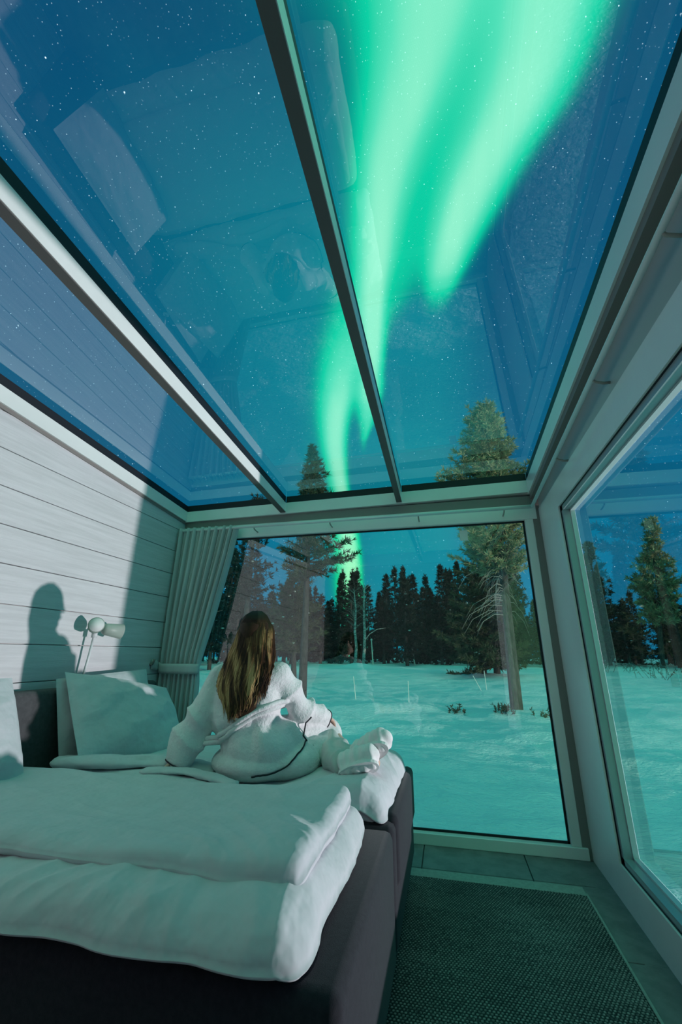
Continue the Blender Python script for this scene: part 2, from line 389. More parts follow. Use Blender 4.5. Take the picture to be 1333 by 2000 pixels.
# ================================================================== outside: snow and trees
def ground_np(x, y):
    r = np.hypot(x, y)
    h = -.45 + .75*sstep(r, 8, 48)
    near = 1-sstep(r, 30, 70)
    h = h + near*(.30*fbm(x*.16+3, y*.30+7, 3) + .21*fbm(x*.55+11, y*1.15+2, 4) + .13*fbm(x*1.8, y*3.8+9, 3) + .045*fbm(x*5, y*10, 2))
    for (mx, my, mr, mh) in ((-.93, 14.3, .85, .20), (-2.6, 13.6, 1.3, .16), (1.9, 13.9, 1.1, .16), (3.0, 29.2, 2.2, .20), (-5.2, 15.9, .8, .14), (-3.4, 16.8, .6, .07), (1.4, 20, 1.4, .16),
                             (-7.5, 38.1, 1.6, .35), (-1.0, 8.6, 1.6, .09), (1.8, 10.2, 2.2, .11), (6.2, 13.5, 1.9, .16), (-4.4, 12.0, 1.5, .10), (4.0, 17.5, 1.6, .14)):
        h = h + mh*np.exp(-((x-mx)**2+(1.5*(y-my))**2)/mr**2)
    k = sstep(y, 3.4, 5.2)                                      # keep the snow below the cabin floor
    return h*k + (-.5)*(1-k)
def ground(x, y): return float(ground_np(np.array([x], float), np.array([y], float))[0])
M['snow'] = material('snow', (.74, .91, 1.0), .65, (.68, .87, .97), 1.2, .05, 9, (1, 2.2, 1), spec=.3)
nA, nR = 420, 420
aa = np.radians(np.linspace(-75, 95, nA)); rr = 1.5*np.exp(np.linspace(0, math.log(150/1.5), nR))
A_, R_ = np.meshgrid(aa, rr); gx = np.sin(A_)*R_; gy = np.cos(A_)*R_
V = np.stack([gx, gy, ground_np(gx, gy)], -1).reshape(-1, 3)
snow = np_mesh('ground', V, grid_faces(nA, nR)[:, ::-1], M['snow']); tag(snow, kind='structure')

M['bark_dark'] = material('dark_bark', (.10, .085, .085), .9, (.045, .038, .038), 14, .02, 30, (1, 1, .3))
M['bark_pine'] = material('pine_bark', (.13, .11, .108), .9, (.045, .040, .040), 10, .03, 22, (1, 1, .35))
M['bark_birch'] = material('birch_bark', (.60, .60, .60), .7, (.10, .09, .09), 5, .008, 20, (1, 1, 2.5))
M['shrub'] = material('shrub_leaves', (.11, .12, .08), .8, (.06, .07, .05), 6)
M['twig'] = material('pale_twig', (.34, .31, .29), .9)
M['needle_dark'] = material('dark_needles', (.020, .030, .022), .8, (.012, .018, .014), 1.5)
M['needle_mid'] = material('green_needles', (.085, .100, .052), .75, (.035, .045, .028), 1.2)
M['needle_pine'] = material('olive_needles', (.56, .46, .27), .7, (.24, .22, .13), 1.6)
M['snow_clump'] = material('snow_clump', (.82, .85, .88), .6)

def rand_dirs(rs, n):
    d = rs.normal(size=(n, 3)); return d/np.linalg.norm(d, axis=1, keepdims=True)
def tuft_mesh(rs, P, Dv, nb, L, w, spread=.9):
    """needle tufts: nb slim triangles fanning out of every point P along Dv"""
    n = len(P); Pp = np.repeat(P, nb, 0); Dd = np.repeat(Dv, nb, 0)
    d = Dd + spread*rand_dirs(rs, n*nb); d /= np.linalg.norm(d, axis=1, keepdims=True)+1e-9
    s = np.cross(d, rand_dirs(rs, n*nb)); s /= np.linalg.norm(s, axis=1, keepdims=True)+1e-9
    l = L*(.6+.8*rs.rand(n*nb, 1)); ww = w*(.7+.6*rs.rand(n*nb, 1))
    b0 = Pp-.15*l*d
    Vt = np.stack([b0-s*ww*.4, b0+s*ww*.4, b0+d*l*.6+s*ww, b0+d*l], 1).reshape(-1, 3)
    F = np.arange(len(Pp)*4).reshape(-1, 4)
    return Vt, F
def conifer(rs, h, prof, nwh, per, droop, trunk_r, lean=(0, 0), tuft=(10, .30, .07), step=.30, first=0.0, curve=0.0, gap=0.0):
    """returns trunk MB, needle arrays. prof(t) is the branch length at relative height t"""
    tr = MB(); pts = []; rads = []
    for i in range(11):
        t = i/10; pts.append((lean[0]*t**(1+curve), lean[1]*t**(1+curve), h*t)); rads.append(trunk_r*(1-.9*t)+.012)
    pts[0] = (0, 0, -.35); tr.tube(pts, rads, 9)
    P, Dv = [], []
    for k in range(nwh):
        t = first+(1-first)*(k+rs.rand()*.7)/nwh
        if t > .985: continue
        for q in range(per):
            if rs.rand() < gap: continue
            a = rs.rand()*6.283; L = prof(t, a)*(.65+.5*rs.rand())
            if L < .06: continue
            o = np.array([lean[0]*t**(1+curve), lean[1]*t**(1+curve), h*t])
            d = np.array([math.cos(a), math.sin(a), droop(t)+.15*rs.normal()]); d /= np.linalg.norm(d)
            up = .22*L
            br = [o+d*L*s_+np.array([0, 0, up*s_*s_]) for s_ in (0, .33, .66, 1)]
            tr.tube(br, [max(.006, .018*L), .012*L, .008*L, .004], 4, caps=False)
            n = max(2, int(L/step))
            for i in range(n):
                s_ = .18+.82*(i+rs.rand())/n
                p = o+d*L*s_+np.array([0, 0, up*s_*s_])
                side = np.array([-d[1], d[0], 0])*(rs.rand()-.5)*.75*L*(1.05-s_)
                P.append(p+side); v = d*.7+side/(L+.01)*.9+np.array([0, 0, .35]); Dv.append(v/np.linalg.norm(v))
    for i in range(6):
        t = .90+.018*i; P.append(np.array([lean[0]*t, lean[1]*t, h*t])); Dv.append(np.array([0, 0, 1.0]))
    P = np.array(P); Dv = np.array(Dv)
    return tr, P, Dv
def scatter(rs, c, rad, n, mat, parent, name='snow_clump', flat=.5):
    b = MB()
    for i in range(n):
        d = rand_dirs(rs, 1)[0]; s = rad[3]*(.5+rs.rand())
        b.ellipsoid((c[0]+d[0]*rad[0], c[1]+d[1]*rad[1], c[2]+d[2]*rad[2]), (s, s, s*flat), 6, 4)
    o = b.build(name, mat, parent, True); tag(o, kind='stuff'); return o
def tree(name, seed, loc, label, cat='tree', mats=('bark_dark', 'needle_dark'), tuft=(10, .30, .07, .9), clumps=None, group=None, **kw):
    rs = np.random.RandomState(seed); root = empty(name, loc, 0, label, cat, group)
    tr, P, Dv = conifer(rs, tuft=tuft, **kw)
    tr.build('trunk', M[mats[0]], root, True)
    Vt, F = tuft_mesh(rs, P, Dv, *tuft)
    np_mesh('needles', Vt, F, M[mats[1]], root, False)
    if clumps: 
        b = MB()
        for i in rs.choice(len(P), clumps[0]):
            s = clumps[1]*(.5+rs.rand()); b.ellipsoid(P[i]+np.array([0, 0, .03]), (s, s, s*.5), 6, 4)
        tag(b.build('snow_clump', M['snow_clump'], root, True), kind='stuff')
    return root
def copy_tree(o, loc, rz, sc, label=None):
    c = o.copy(); COL.objects.link(c); c.location = loc; c.rotation_euler = (0, 0, rz); c.scale = sc
    if label: c['label'] = label
    for ch in list(o.children):
        d = ch.copy(); COL.objects.link(d); d.parent = c
    return c

# the big pine in front of the cabin: bare leaning stem, olive crown lit from the right
def prof_pine(t, a):
    r = 1.72*math.sin(min(1, (1-t)*2.1+.12)*math.pi/2)*(1 if t > .5 else .85)*(.86+.14*math.sin(23*t+2*a))
    return r*(1+.28*math.cos(a-2.9))*(.80 if t > .85 else 1)
px, py = 1.82, 13.86
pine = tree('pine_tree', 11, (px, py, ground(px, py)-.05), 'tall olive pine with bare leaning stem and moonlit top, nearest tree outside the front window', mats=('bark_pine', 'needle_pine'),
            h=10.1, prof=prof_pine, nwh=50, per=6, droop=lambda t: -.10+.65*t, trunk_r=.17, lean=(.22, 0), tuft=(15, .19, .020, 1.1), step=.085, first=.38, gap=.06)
rs = np.random.RandomState(3); b = MB()                          # pale dead twigs hanging under its crown
for i in range(60):
    a = rs.rand()*6.28; z = 2.6+1.7*rs.rand(); L = .35+.75*rs.rand(); dx, dy = math.cos(a)-.35, math.sin(a)
    b.tube([(.05, 0, z), (.05+dx*L*.4, dy*L*.4, z+.03), (.05+dx*L*.8, dy*L*.8, z-.25*L), (.05+dx*L, dy*L, z-.65*L)], [.012, .009, .006, .003], 3, False)
tag(b.build('dead_twigs', M['twig'], pine), kind='stuff')
# the darker pine behind it with foliage down to the snow and two stems
px, py = 2.93, 29.16
def prof_low(t, a): return (2.7*(1-t)**.55+.1)*(1+.30*math.cos(a-3.1))
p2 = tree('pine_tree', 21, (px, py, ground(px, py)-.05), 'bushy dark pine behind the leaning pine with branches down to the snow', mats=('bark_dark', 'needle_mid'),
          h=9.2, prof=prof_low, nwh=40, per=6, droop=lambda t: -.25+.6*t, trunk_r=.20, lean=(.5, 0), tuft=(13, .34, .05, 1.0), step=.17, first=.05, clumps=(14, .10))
MB().tube([(-.75, .1, -.4), (-.70, .1, 2), (-.55, .1, 5), (-.4, 0, 7)], [.17, .15, .1, .04], 8).build('stem', M['bark_dark'], p2, True)
# the tall pine left of the aurora
px, py = -5.19, 15.74
def prof_left(t, a):
    r = 1.55*min(1, (1-t)*1.9+.03)
    if t < .62: r *= .95*(1 if (int(t*60) % 3) else .45)
    return r*(1+.30*math.cos(a-.1))
p3 = tree('pine_tree', 31, (px, py, ground(px, py)-.05), 'tall slender dark pine rising past the roof beam, its stem right of the woman', mats=('bark_dark', 'needle_mid'),
          h=10.3, prof=prof_left, nwh=48, per=6, droop=lambda t: -.20+.45*t, trunk_r=.155, lean=(.12, 0), tuft=(12, .23, .026, 1.0), step=.13, first=.42, gap=.22)
# pine behind the curtain edge
px, py = -11.1, 22.82
tree('pine_tree', 41, (px, py, ground(px, py)-.05), 'broad dark pine with snow on its stem, behind the gathered curtain', mats=('bark_dark', 'needle_dark'),
     h=11.0, prof=lambda t, a: 2.3*min(1, (1-t)*2.0+.15)*(.7+.3*math.sin(31*t+2*a)), nwh=30, per=5, droop=lambda t: -.15+.4*t, trunk_r=.22, lean=(.25, 0), tuft=(11, .30, .040, 1.0), step=.24, first=.40, gap=.2, clumps=(10, .09))
px, py = -8.6, 24.5
tree('pine_tree', 42, (px, py, ground(px, py)-.05), 'grey green pine above the woman, between the curtain pine and the slender pine', mats=('bark_dark', 'needle_mid'),
     h=6.0, prof=lambda t, a: 1.7*min(1, (1-t)*2.0+.10), nwh=26, per=6, droop=lambda t: -.1+.4*t, trunk_r=.16, lean=(-.3, 0), tuft=(11, .32, .045, 1.0), step=.22, first=.25, gap=.15, clumps=(16, .09))
# birch stems
def birch(loc, pts, rad, label, boughs=(), group=None):
    root = empty('birch_tree', loc, 0, label, 'tree', group)
    MB().tube(pts, rad, 8).build('trunk', M['bark_birch'], root, True)
    for q in boughs: MB().tube(q, [rad[0]*.35*(1-.8*i/(len(q)-1)) for i in range(len(q))], 5).build('branch', M['bark_birch'], root, True)
    rs = np.random.RandomState(int(abs(loc[0]*10))); b = MB(); top = Vector(pts[-1])
    for i in range(46):
        a = rs.rand()*6.28; t = .45+.55*rs.rand(); o = Vector(pts[0]).lerp(top, t); L = .5+.8*rs.rand()
        b.tube([o, o+Vector((math.cos(a)*L*.5, math.sin(a)*L*.5, .4*L)), o+Vector((math.cos(a)*L, math.sin(a)*L, .55*L))], [.014, .009, .004], 3, False)
    tag(b.build('twigs', M['twig'], root), kind='stuff'); return root
g0 = ground(-11.31, 18.54)
birch((-11.31, 18.54, g0-.1), [(0, 0, 0), (.02, 0, 1.0), (-.02, 0, 2.2), (.1, 0, 4), (.2, 0, 6.5)], [.16, .15, .13, .09, .03], 'single white birch stem seen below the curtain edge')
g0 = ground(-7.54, 38.06)
birch((-7.80, 38.06, g0-.1), [(0, 0, 0), (.12, 0, 1.4), (0, 0, 2.8), (.1, 0, 4.6), (-.05, 0, 6.4)], [.15, .12, .11, .08, .03], 'left stem of the pale twin birches at the forest edge')
birch((-7.10, 38.2, g0-.1), [(0, 0, 0), (.12, 0, 1.4), (.16, 0, 2.8), (.1, 0, 4.6), (.2, 0, 6.8)], [.15, .13, .12, .08, .03], 'right stem of the pale twin birches, one long bough to the right',
      [[(.12, 0, 1.9), (.6, 0, 2.5), (1.3, 0, 2.9), (2.1, 0, 3.0)], [(.14, 0, 2.7), (.6, 0, 3.2), (1.3, 0, 3.5)]])
# forest edge: a few prototypes, then copies that share their meshes
def spruce_prof(w): return lambda t, a: w*(1-t)**.8+.04
kinds = [(51, 8.8, 1.62, 'pointed spruce', ('bark_dark', 'needle_dark'), .05), (52, 8.2, 1.30, 'narrow spruce', ('bark_dark', 'needle_dark'), .10),
         (53, 9.2, 1.70, 'ragged pine', ('bark_dark', 'needle_dark'), .20), (54, 7.6, 1.55, 'bushy young pine', ('bark_dark', 'needle_dark'), .10),
         (55, 8.6, 1.20, 'sparse pine', ('bark_dark', 'needle_dark'), .30)]
rng = random.Random(8)
sectors = [(-90, -41, 'left of the curtain'), (-41, -31, 'by curtain edge'), (-31, -24, 'above the woman'), (-24, -15, 'by slender pine'), (-15, -9, 'under the aurora'), (-9, -4.5, 'right of birches'),
           (-4.5, 0, 'mid window'), (0, 6.5, 'behind bushy pine'), (6.5, 13, 'behind window post'), (13, 19, 'in the right window'), (19, 40, 'at the right edge')]
ranks = [(42.5, 3.3, 'forest front rank'), (46.5, 3.2, 'forest second rank'), (50.5, 3.3, 'forest third rank'), (54.5, 3.4, 'forest fourth rank'), (59, 3.5, 'forest fifth rank'), (64, 3.6, 'forest sixth rank'), (69.5, 3.7, 'forest last rank')]
line = []
for j, (r0, gap_, rank) in enumerate(ranks):
    az = -54+rng.uniform(0, 3)
    while az < 31:
        if not (j == 0 and (-15.0 < az < -5.2 or 15.5 < az < 26)): line.append((az, r0+rng.uniform(-.9, .9), rank))
        az += math.degrees(gap_/r0)*rng.uniform(.93, 1.08)
for az in (-47, -42.5, -39.0, -35.5, -32.5, -29.8): line.append((az, 35+rng.uniform(-1.2, 1.2), 'forest nearest rank'))
protos_used = [None]*5; taken = {}
for az, r, rank in line:
    k = rng.choice((0, 0, 1, 2, 2, 3, 4)); x, y = r*math.sin(math.radians(az)), r*math.cos(math.radians(az))
    sd, h, w, kind, mats, first = kinds[k]
    top = 1.25+r*(.155+.030*math.sin(az*.9)+.022*math.sin(az*2.7+1)+rng.uniform(-.022, .028))     # ragged skyline
    if az < -27: top += r*.05
    if -26 < az < -17: top -= r*.02
    if az > 10: top -= r*.02
    hscale = max(.55, min(1.5, top/h)); sec = next(n for a0, a1, n in sectors if a0 <= az < a1)
    lab = 'dark %s in %s, %s' % (kind, rank, sec)
    loc = (x, y, ground(x, y)-.1); sc = (rng.uniform(1.0, 1.25),)*2+(hscale,); rz = rng.uniform(0, 6.28)
    if protos_used[k] is None:
        prf = (lambda t, a, w=w: w*(1-t)**.8+.04) if k in (0, 1) else (lambda t, a, w=w: w*min(1, (1-t)*1.7+.05)*(.75+.25*math.sin(9*t+3*a)))
        c = protos_used[k] = tree('spruce_tree' if k < 2 else 'pine_tree', sd, loc, lab, mats=mats, h=h, prof=prf, nwh=30, per=7, droop=lambda t: -.30+.45*t, trunk_r=.14,
                              tuft=(8, .36, .055, 1.1), step=.22, first=first, gap=.25 if k > 1 else .05, clumps=(9, .09) if k != 1 else None)
        c.rotation_euler = (0, 0, rz); c.scale = sc
    else: c = copy_tree(protos_used[k], loc, rz, sc, lab)
    taken.setdefault(lab, []).append(c)
for lab, cs in taken.items():
    if len(cs) == 3:
        for c, side in zip(cs, ('left', 'middle', 'right')): c['label'] = lab.replace('dark ', side+' of three dark ').replace('pine in', 'pines in').replace('spruce in', 'spruces in')
    elif len(cs) == 2:                                              # pairs are told apart by their place
        for c, side in zip(cs, ('left', 'right')): c['label'] = lab.replace('dark ', side+' of two dark ').replace('pine in', 'pines in').replace('spruce in', 'spruces in')
    elif len(cs) > 2:
        for c in cs: c['group'] = lab.replace('dark ', '')
# two taller trees seen through the right window
px, py = 16.55, 40.4
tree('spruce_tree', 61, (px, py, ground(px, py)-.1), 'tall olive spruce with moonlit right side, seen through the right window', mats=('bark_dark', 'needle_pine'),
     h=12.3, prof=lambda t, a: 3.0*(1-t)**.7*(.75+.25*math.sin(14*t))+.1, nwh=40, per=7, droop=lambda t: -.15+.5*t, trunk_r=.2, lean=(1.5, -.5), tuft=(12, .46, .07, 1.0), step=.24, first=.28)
px, py = 15.0, 47.0
tree('spruce_tree', 62, (px, py, ground(px, py)-.1), 'dark green spruce beside the right window frame, left of the tall olive spruce', mats=('bark_dark', 'needle_mid'),
     h=12.0, prof=lambda t, a: 2.6*(1-t)**.75+.1, nwh=34, per=6, droop=lambda t: -.25+.45*t, trunk_r=.18, tuft=(11, .45, .075, 1.0), step=.28, first=.08, clumps=(10, .12))
# unseen trees added out of the frame to the right to keep the low moon off the forest floor
for i in range(14):
    az = 40+2.4*i+rng.uniform(-1, 1)
    if az > 62: break
    r = 34+rng.uniform(-5, 10); x, y = r*math.sin(math.radians(az)), r*math.cos(math.radians(az))
    k = rng.choice((0, 2, 3)); copy_tree(protos_used[k], (x, y, ground(x, y)-.1), rng.uniform(0, 6.28), (1.15, 1.15, .95), 'dark shade tree added to the forest out of sight to the right')['group'] = 'forest out of sight to the right'
for x, y, s_ in ((13.5, -13.5, 1.0), (15.0, -10.0, 1.05), (17.5, -12.0, 1.1), (17.0, -7.5, 1.0), (20, -9.6, 1.1), (19, -14.5, 1.1), (12, -10.0, 1.0), (22, -12.5, 1.1)):  # unseen spruces added to block the moon from the cabin
    copy_tree(protos_used[0], (x, y, -.4), x, (1.35, 1.35, s_), 'dark spruce added as moon shade beside the cabin, out of sight to the right')['group'] = 'added moon shade spruces'
# thin stakes and poles standing in the snow
M['stake'] = material('pale_stake', (.88, .86, .84), .6)
def stake(x, y, dx, h, r, label, knob=False):
    z = ground(x, y); root = empty('marker_stake', (x, y, z), 0, label, 'stake')
    MB().tube([(0, 0, -.2), (dx, 0, h)], [r, r*.8], 6).build('stick', M['stake'], root)
    if knob: MB().ellipsoid((dx, 0, h+.06), (.11, .11, .13), 8, 6).build('cap', M['snow_clump'], root, True)
stake(-3.39, 16.68, -.10, .78, .018, 'thin leaning white stake in the snow, nearest the woman')
stake(-1.26, 14.51, 0, .66, .017, 'thin upright white stake beside a snow mound, with tiny side twig')
stake(1.50, 19.6, -.03, .74, .018, 'upright one of two thin stakes left of the leaning pine')
stake(1.36, 19.5, -.36, .55, .017, 'strongly tilted one of two thin stakes left of the leaning pine')
stake(-7.36, 45.0, -.12, 2.3, .07, 'snow capped pole at the forest edge, right of the twin birches', True)
stake(-2.93, 42.4, -.30, 2.2, .07, 'snow capped leaning pole at the forest edge, in the middle of the window', True)
# dwarf shrubs poking out of the snow
def shrub(x, y, n, L, seed, label):
    rs = np.random.RandomState(seed); root = empty('dwarf_shrub', (x, y, ground(x, y)-.05), 0, label, 'shrub'); b = MB(); P = []; Dv = []
    for i in range(n):
        a = rs.rand()*6.28; l = L*(.5+rs.rand()); o = Vector((rs.normal()*.9*L, rs.normal()*.6*L, 0)); d = Vector((math.cos(a)*.7, math.sin(a)*.7, .5+rs.rand()*.8))
        b.tube([o, o+d*l*.5, o+d*l+Vector((0, 0, .1*l))], [.010*L*2, .008*L*2, .004*L], 4, False)
        for s_ in (.5, .75, 1): P.append(np.array(o+d*l*s_)); Dv.append(np.array(d.normalized()))
    tag(b.build('twigs', M['bark_dark'], root), kind='stuff')
    Vt, F = tuft_mesh(rs, np.array(P), np.array(Dv), 5, .10*max(1, L*1.6), .022*max(1, L*1.6), 1.0); np_mesh('leaves', Vt, F, M['shrub'], root, False)
shrub(1.35, 13.3, 16, 0.187, 71, 'low shrub at the foot of the leaning pine')
shrub(2.55, 12.9, 7, 0.158, 72, 'tiny shrub in the snow right of the leaning pine')
shrub(.15, 13.6, 12, 0.144, 75, 'low twiggy shrub in the snow left of the leaning pine')
shrub(11.1, 28.8, 16, .8, 73, 'leafy shrub in the snow, seen through the right window')
shrub(10.4, 33.5, 16, 1.0, 74, 'bare twiggy bush before the forest, seen through the right window')

# ================================================================== furniture
M['base_fabric'] = material('charcoal_upholstery', (.0165, .0165, .025), .95, (.010, .010, .017), 60, .0008, 400, sheen=.12)
M['head_fabric'] = material('grey_upholstery', (.085, .085, .090), .95, (.065, .065, .070), 40, .0008, 300)
M['linen'] = material('white_bed_linen', (.57, .575, .605), .9, (.53, .54, .565), 12, .016, 7.5, sheen=.15)
M['linen2'] = material('white_duvet', (.56, .565, .60), .9, (.52, .53, .56), 10, .016, 7, sheen=.15)
M['curtain'] = material('grey_linen_curtain', (.56, .56, .57), .9, (.44, .44, .45), 8, .0006, 300, (1, 1, .15))
M['lamp'] = material('mint_lamp_metal', (.36, .42, .37), .45)
M['lamp_white'] = material('white_lamp_stem', (.72, .74, .74), .4)
M['lamp_in'] = material('lamp_inside', (.75, .76, .74), .6)
M['rail'] = material('pale_rail', (.72, .78, .78), .35)
M['rail_dark'] = material('bracket', (.34, .34, .31), .5)
def rug_material():
    m = bpy.data.materials.new('woven_rug'); m.use_nodes = True; T = NT(m.node_tree); p = T.N['Principled BSDF']; p.inputs['Roughness'].default_value = .95
    tc = T.new('ShaderNodeTexCoord').outputs['Object']; sp = T.new('ShaderNodeSeparateXYZ'); T.L.new(tc, sp.inputs[0])
    mp = T.new('ShaderNodeMapping'); T.L.new(tc, mp.inputs['Vector']); mp.inputs['Scale'].default_value = (1, 4, 1); rv = mp.outputs[0]
    yarn = T.mixc(T.smooth(T.noise(rv, 3.2, 4, .7), .38, .62), (.20, .185, .18, 1), (.07, .070, .074, 1))       # loops of light yarn over a dark warp
    yarn = T.mixc(T.smooth(T.noise(tc, 95, 1, .5), .35, .65), yarn, (.34, .32, .31, 1))
    T.put(p.inputs['Base Color'], T.mixc(T.smooth(sp.outputs[2], .0068, .0098), (.012, .013, .015, 1), yarn)); return m
M['rug'] = rug_material()
M['rug_hem'] = material('rug_hem', (.36, .375, .35), .95, (.30, .31, .29), 60)
M['reflection_card'] = material('white_reflection_card', (.75, .74, .74), .6)

# bed: two upholstered bases side by side and one headboard
bed = empty('double_bed', (0, 0, 0), 0, 'wide charcoal upholstered double bed with grey headboard against the boarded wall', 'bed')
MB().box(-2.325, -.275, 1.165, 2.118, .10, .548, .03).build('base', M['base_fabric'], bed, True)
MB().box(-2.325, -.275, 2.132, 3.10, .10, .548, .03).build('base', M['base_fabric'], bed, True)
MB().box(-.335, -.262, 2.20, 3.10, .30, .575, .03).build('foot_bolster', M['base_fabric'], bed, True)
MB().box(-2.445, -2.33, .95, 3.275, .10, 1.045, .028).build('headboard', M['head_fabric'], bed, True)
for x in (-2.2, -.42):
    for y in (1.28, 2.125, 2.98): MB().tube([(x, y, .0), (x, y, .11)], [.025, .03], 10).build('leg', M['gasket'], bed, True)

def slab(name, x0, x1, y0, y1, zb, T, R, mat, parent=None, nu=150, nv=110, folds=None, seed=0, wob=.012, pw=2.0, under=.3):
    """soft padded slab: zb(x,y) is the surface it lies on, T(x,y) its loft, R the edge radius"""
    U, Vv = np.meshgrid(np.linspace(0, 1, nu), np.linspace(0, 1, nv))
    # crowd the samples towards the rims
    U = .5-.5*np.cos(np.pi*U)*.35-.65*(.5-U); Vv = .5-.5*np.cos(np.pi*Vv)*.35-.65*(.5-Vv); U = (U-U.min())/(U.max()-U.min()); Vv = (Vv-Vv.min())/(Vv.max()-Vv.min())
    X = x0+(x1-x0)*U; Y = y0+(y1-y0)*Vv
    eu = np.abs(2*U-1); ev = np.abs(2*Vv-1)
    X = X+np.sign(U-.5)*eu**6*wob*2*(fbm(Y*5+seed, Y*0+seed*.7, 3)); Y = Y+np.sign(Vv-.5)*ev**6*wob*2*(fbm(X*5+3+seed, X*0+seed*1.3, 3))
    # soft corners
    cr = np.clip(eu**10*ev**10, 0, 1); X = X-np.sign(U-.5)*cr*R*.35; Y = Y-np.sign(Vv-.5)*cr*R*.35
    dx = np.minimum(U, 1-U)*(x1-x0)/R; dy = np.minimum(Vv, 1-Vv)*(y1-y0)/R
    e = lambda d: np.sqrt(np.clip(1-(1-np.clip(d, 0, 1))**pw, 0, 1))
    E = e(dx)*e(dy)
    z0 = zb(X, Y); t = T(X, Y); f = folds(X, Y, U, Vv) if folds is not None else 0
    top = z0+t*(under*(1-E)+E)+f*np.clip(E*1.3, 0, 1); bot = z0+t*under*(1-E)
    n = nu*nv; Vt = np.concatenate([np.stack([X, Y, top], -1).reshape(-1, 3), np.stack([X, Y, bot], -1).reshape(-1, 3)])
    F = grid_faces(nu, nv); idx = np.arange(n).reshape(nv, nu)
    rim = np.concatenate([idx[0, :-1], idx[:-1, -1], idx[-1, :0:-1], idx[:0:-1, 0]]); nx = np.roll(rim, -1)
    side = np.stack([rim, rim+n, nx+n, nx], -1)
    return np_mesh(name, Vt, np.concatenate([F, F[:, ::-1]+n, side]), mat, parent, True)
def ridge(x, y, ang, freq, warp, amp, seed, sharp=.8):
    """soft creases that run along direction ang; freq is creases per metre"""
    c, s_ = math.cos(ang), math.sin(ang); a = x*c+y*s_; b = -x*s_+y*c
    n = vnoise(b*freq+seed+warp*2*fbm(a*2.2+seed, b*2.2, 3), a*freq*.16+seed*2.1)
    return amp*(1-np.abs(2*n-1)**sharp)
# near bed: lower duvet spilling over the near edge, folded duvet on top
def zb_low(x, y):
    over = np.clip(1.185-y, 0, 1); foot = np.clip(x+.42, 0, 1); cor = np.exp(-(((x+.385)/.16)**2+((y-1.13)/.14)**2))
    return .566-over*.15-foot*.35-.012*cor
def f_low(x, y, u, v):
    k = sstep(y, 1.70, 1.20); c = sstep(x, -1.15, -.5)
    return k*(1-c)*(ridge(x, y, 1.05, 7.5, .5, .026, 3.1)+ridge(x, y, .75, 13, .6, .010, 6.1)-.016) + k*c*(ridge(x, y, 1.9, 8, .4, .024, 5.5)+ridge(x, y, 1.7, 15, .5, .009, 1.5)-.014) + .016*fbm(x*3, y*3+4, 3) + (1-k)*c*ridge(x, y, 2.4, 10, .4, .016, 9.4)
low = slab('lower_duvet', -2.30, -.365, 1.118, 2.10, zb_low, lambda x, y: .075+.028*np.exp(-((y-1.32)/.15)**2), .095, M['linen'], folds=f_low, seed=1.0, wob=.020, nu=240, nv=170, pw=1.8)
tag(low, 'puffy white lower duvet spilling over the near edge of the bed base', 'duvet')
def zb_up(x, y): return zb_low(np.clip(x, -3, -.47), np.clip(y, 1.30, 3))+.066+.020*np.exp(-((y-1.34)/.16)**2)-.024*np.exp(-((y-1.29)/.07)**2)*sstep(x, -.9, -.5)
def f_up(x, y, u, v):
    c = sstep(x, -1.0, -.5)
    return .022*fbm(x*2.2+8, y*3+1, 3)+c*(ridge(x, y, 2.55, 6.5, .35, .026, 5.2)+ridge(x, y, 2.3, 13, .5, .008, 2.2))+(1-c)*(ridge(x, y, .12, 6, .8, .012, 7.7)+ridge(x, y, 2.9, 12, .9, .006, 3.3))-.014
up = slab('folded_duvet', -2.30, -.415, 1.275, 2.04, zb_up, lambda x, y: .070+.018*sstep(x, -1.2, -.5)+.010*np.sin(x*3+1), .055, M['linen2'], folds=f_up, seed=4.0, wob=.022, pw=2.2, under=.5, nu=240, nv=170)
tag(up, 'white folded duvet lying on top of the near half of the bed', 'duvet')
# far bed: mattress topper and duvet with a rolled edge
top2 = slab('mattress_topper', -2.30, -.345, 2.14, 3.10, lambda x, y: .55-np.clip(x+.42, 0, 1)*.2, lambda x, y: .055+0*x, .05, M['linen'], nu=80, nv=50, folds=lambda x, y, u, v: .008*fbm(x*5, y*5, 2), seed=6)
tag(top2, 'flat white mattress topper on the far half of the bed', 'mattress')
def f_far(x, y, u, v):
    sit = np.exp(-(((x+1.05)/.30)**2+((y-2.42)/.22)**2))
    return .024*fbm(x*3+1, y*4+6, 3)+(ridge(x, y, .25, 8, .9, .020, 2.3)+ridge(x, y, 1.2, 10, .9, .010, 4.3))*(1-sit)+sstep(x, -.75, -.36)*ridge(x, y, 2.2, 9, .4, .018, 8.8)-.045*sit-.01
far = slab('rumpled_duvet', -2.16, -.300, 2.125, 3.05, lambda x, y: .595-np.clip(x+.42, 0, 1)*.6-np.clip(2.17-y, 0, 1)*.4, lambda x, y: (.050+.035*sstep(x, -1.0, -.4)), .070, M['linen2'], folds=f_far, seed=9, wob=.03, nu=220, nv=140)
tag(far, 'rumpled white duvet the woman sits on, far half of the bed', 'duvet')
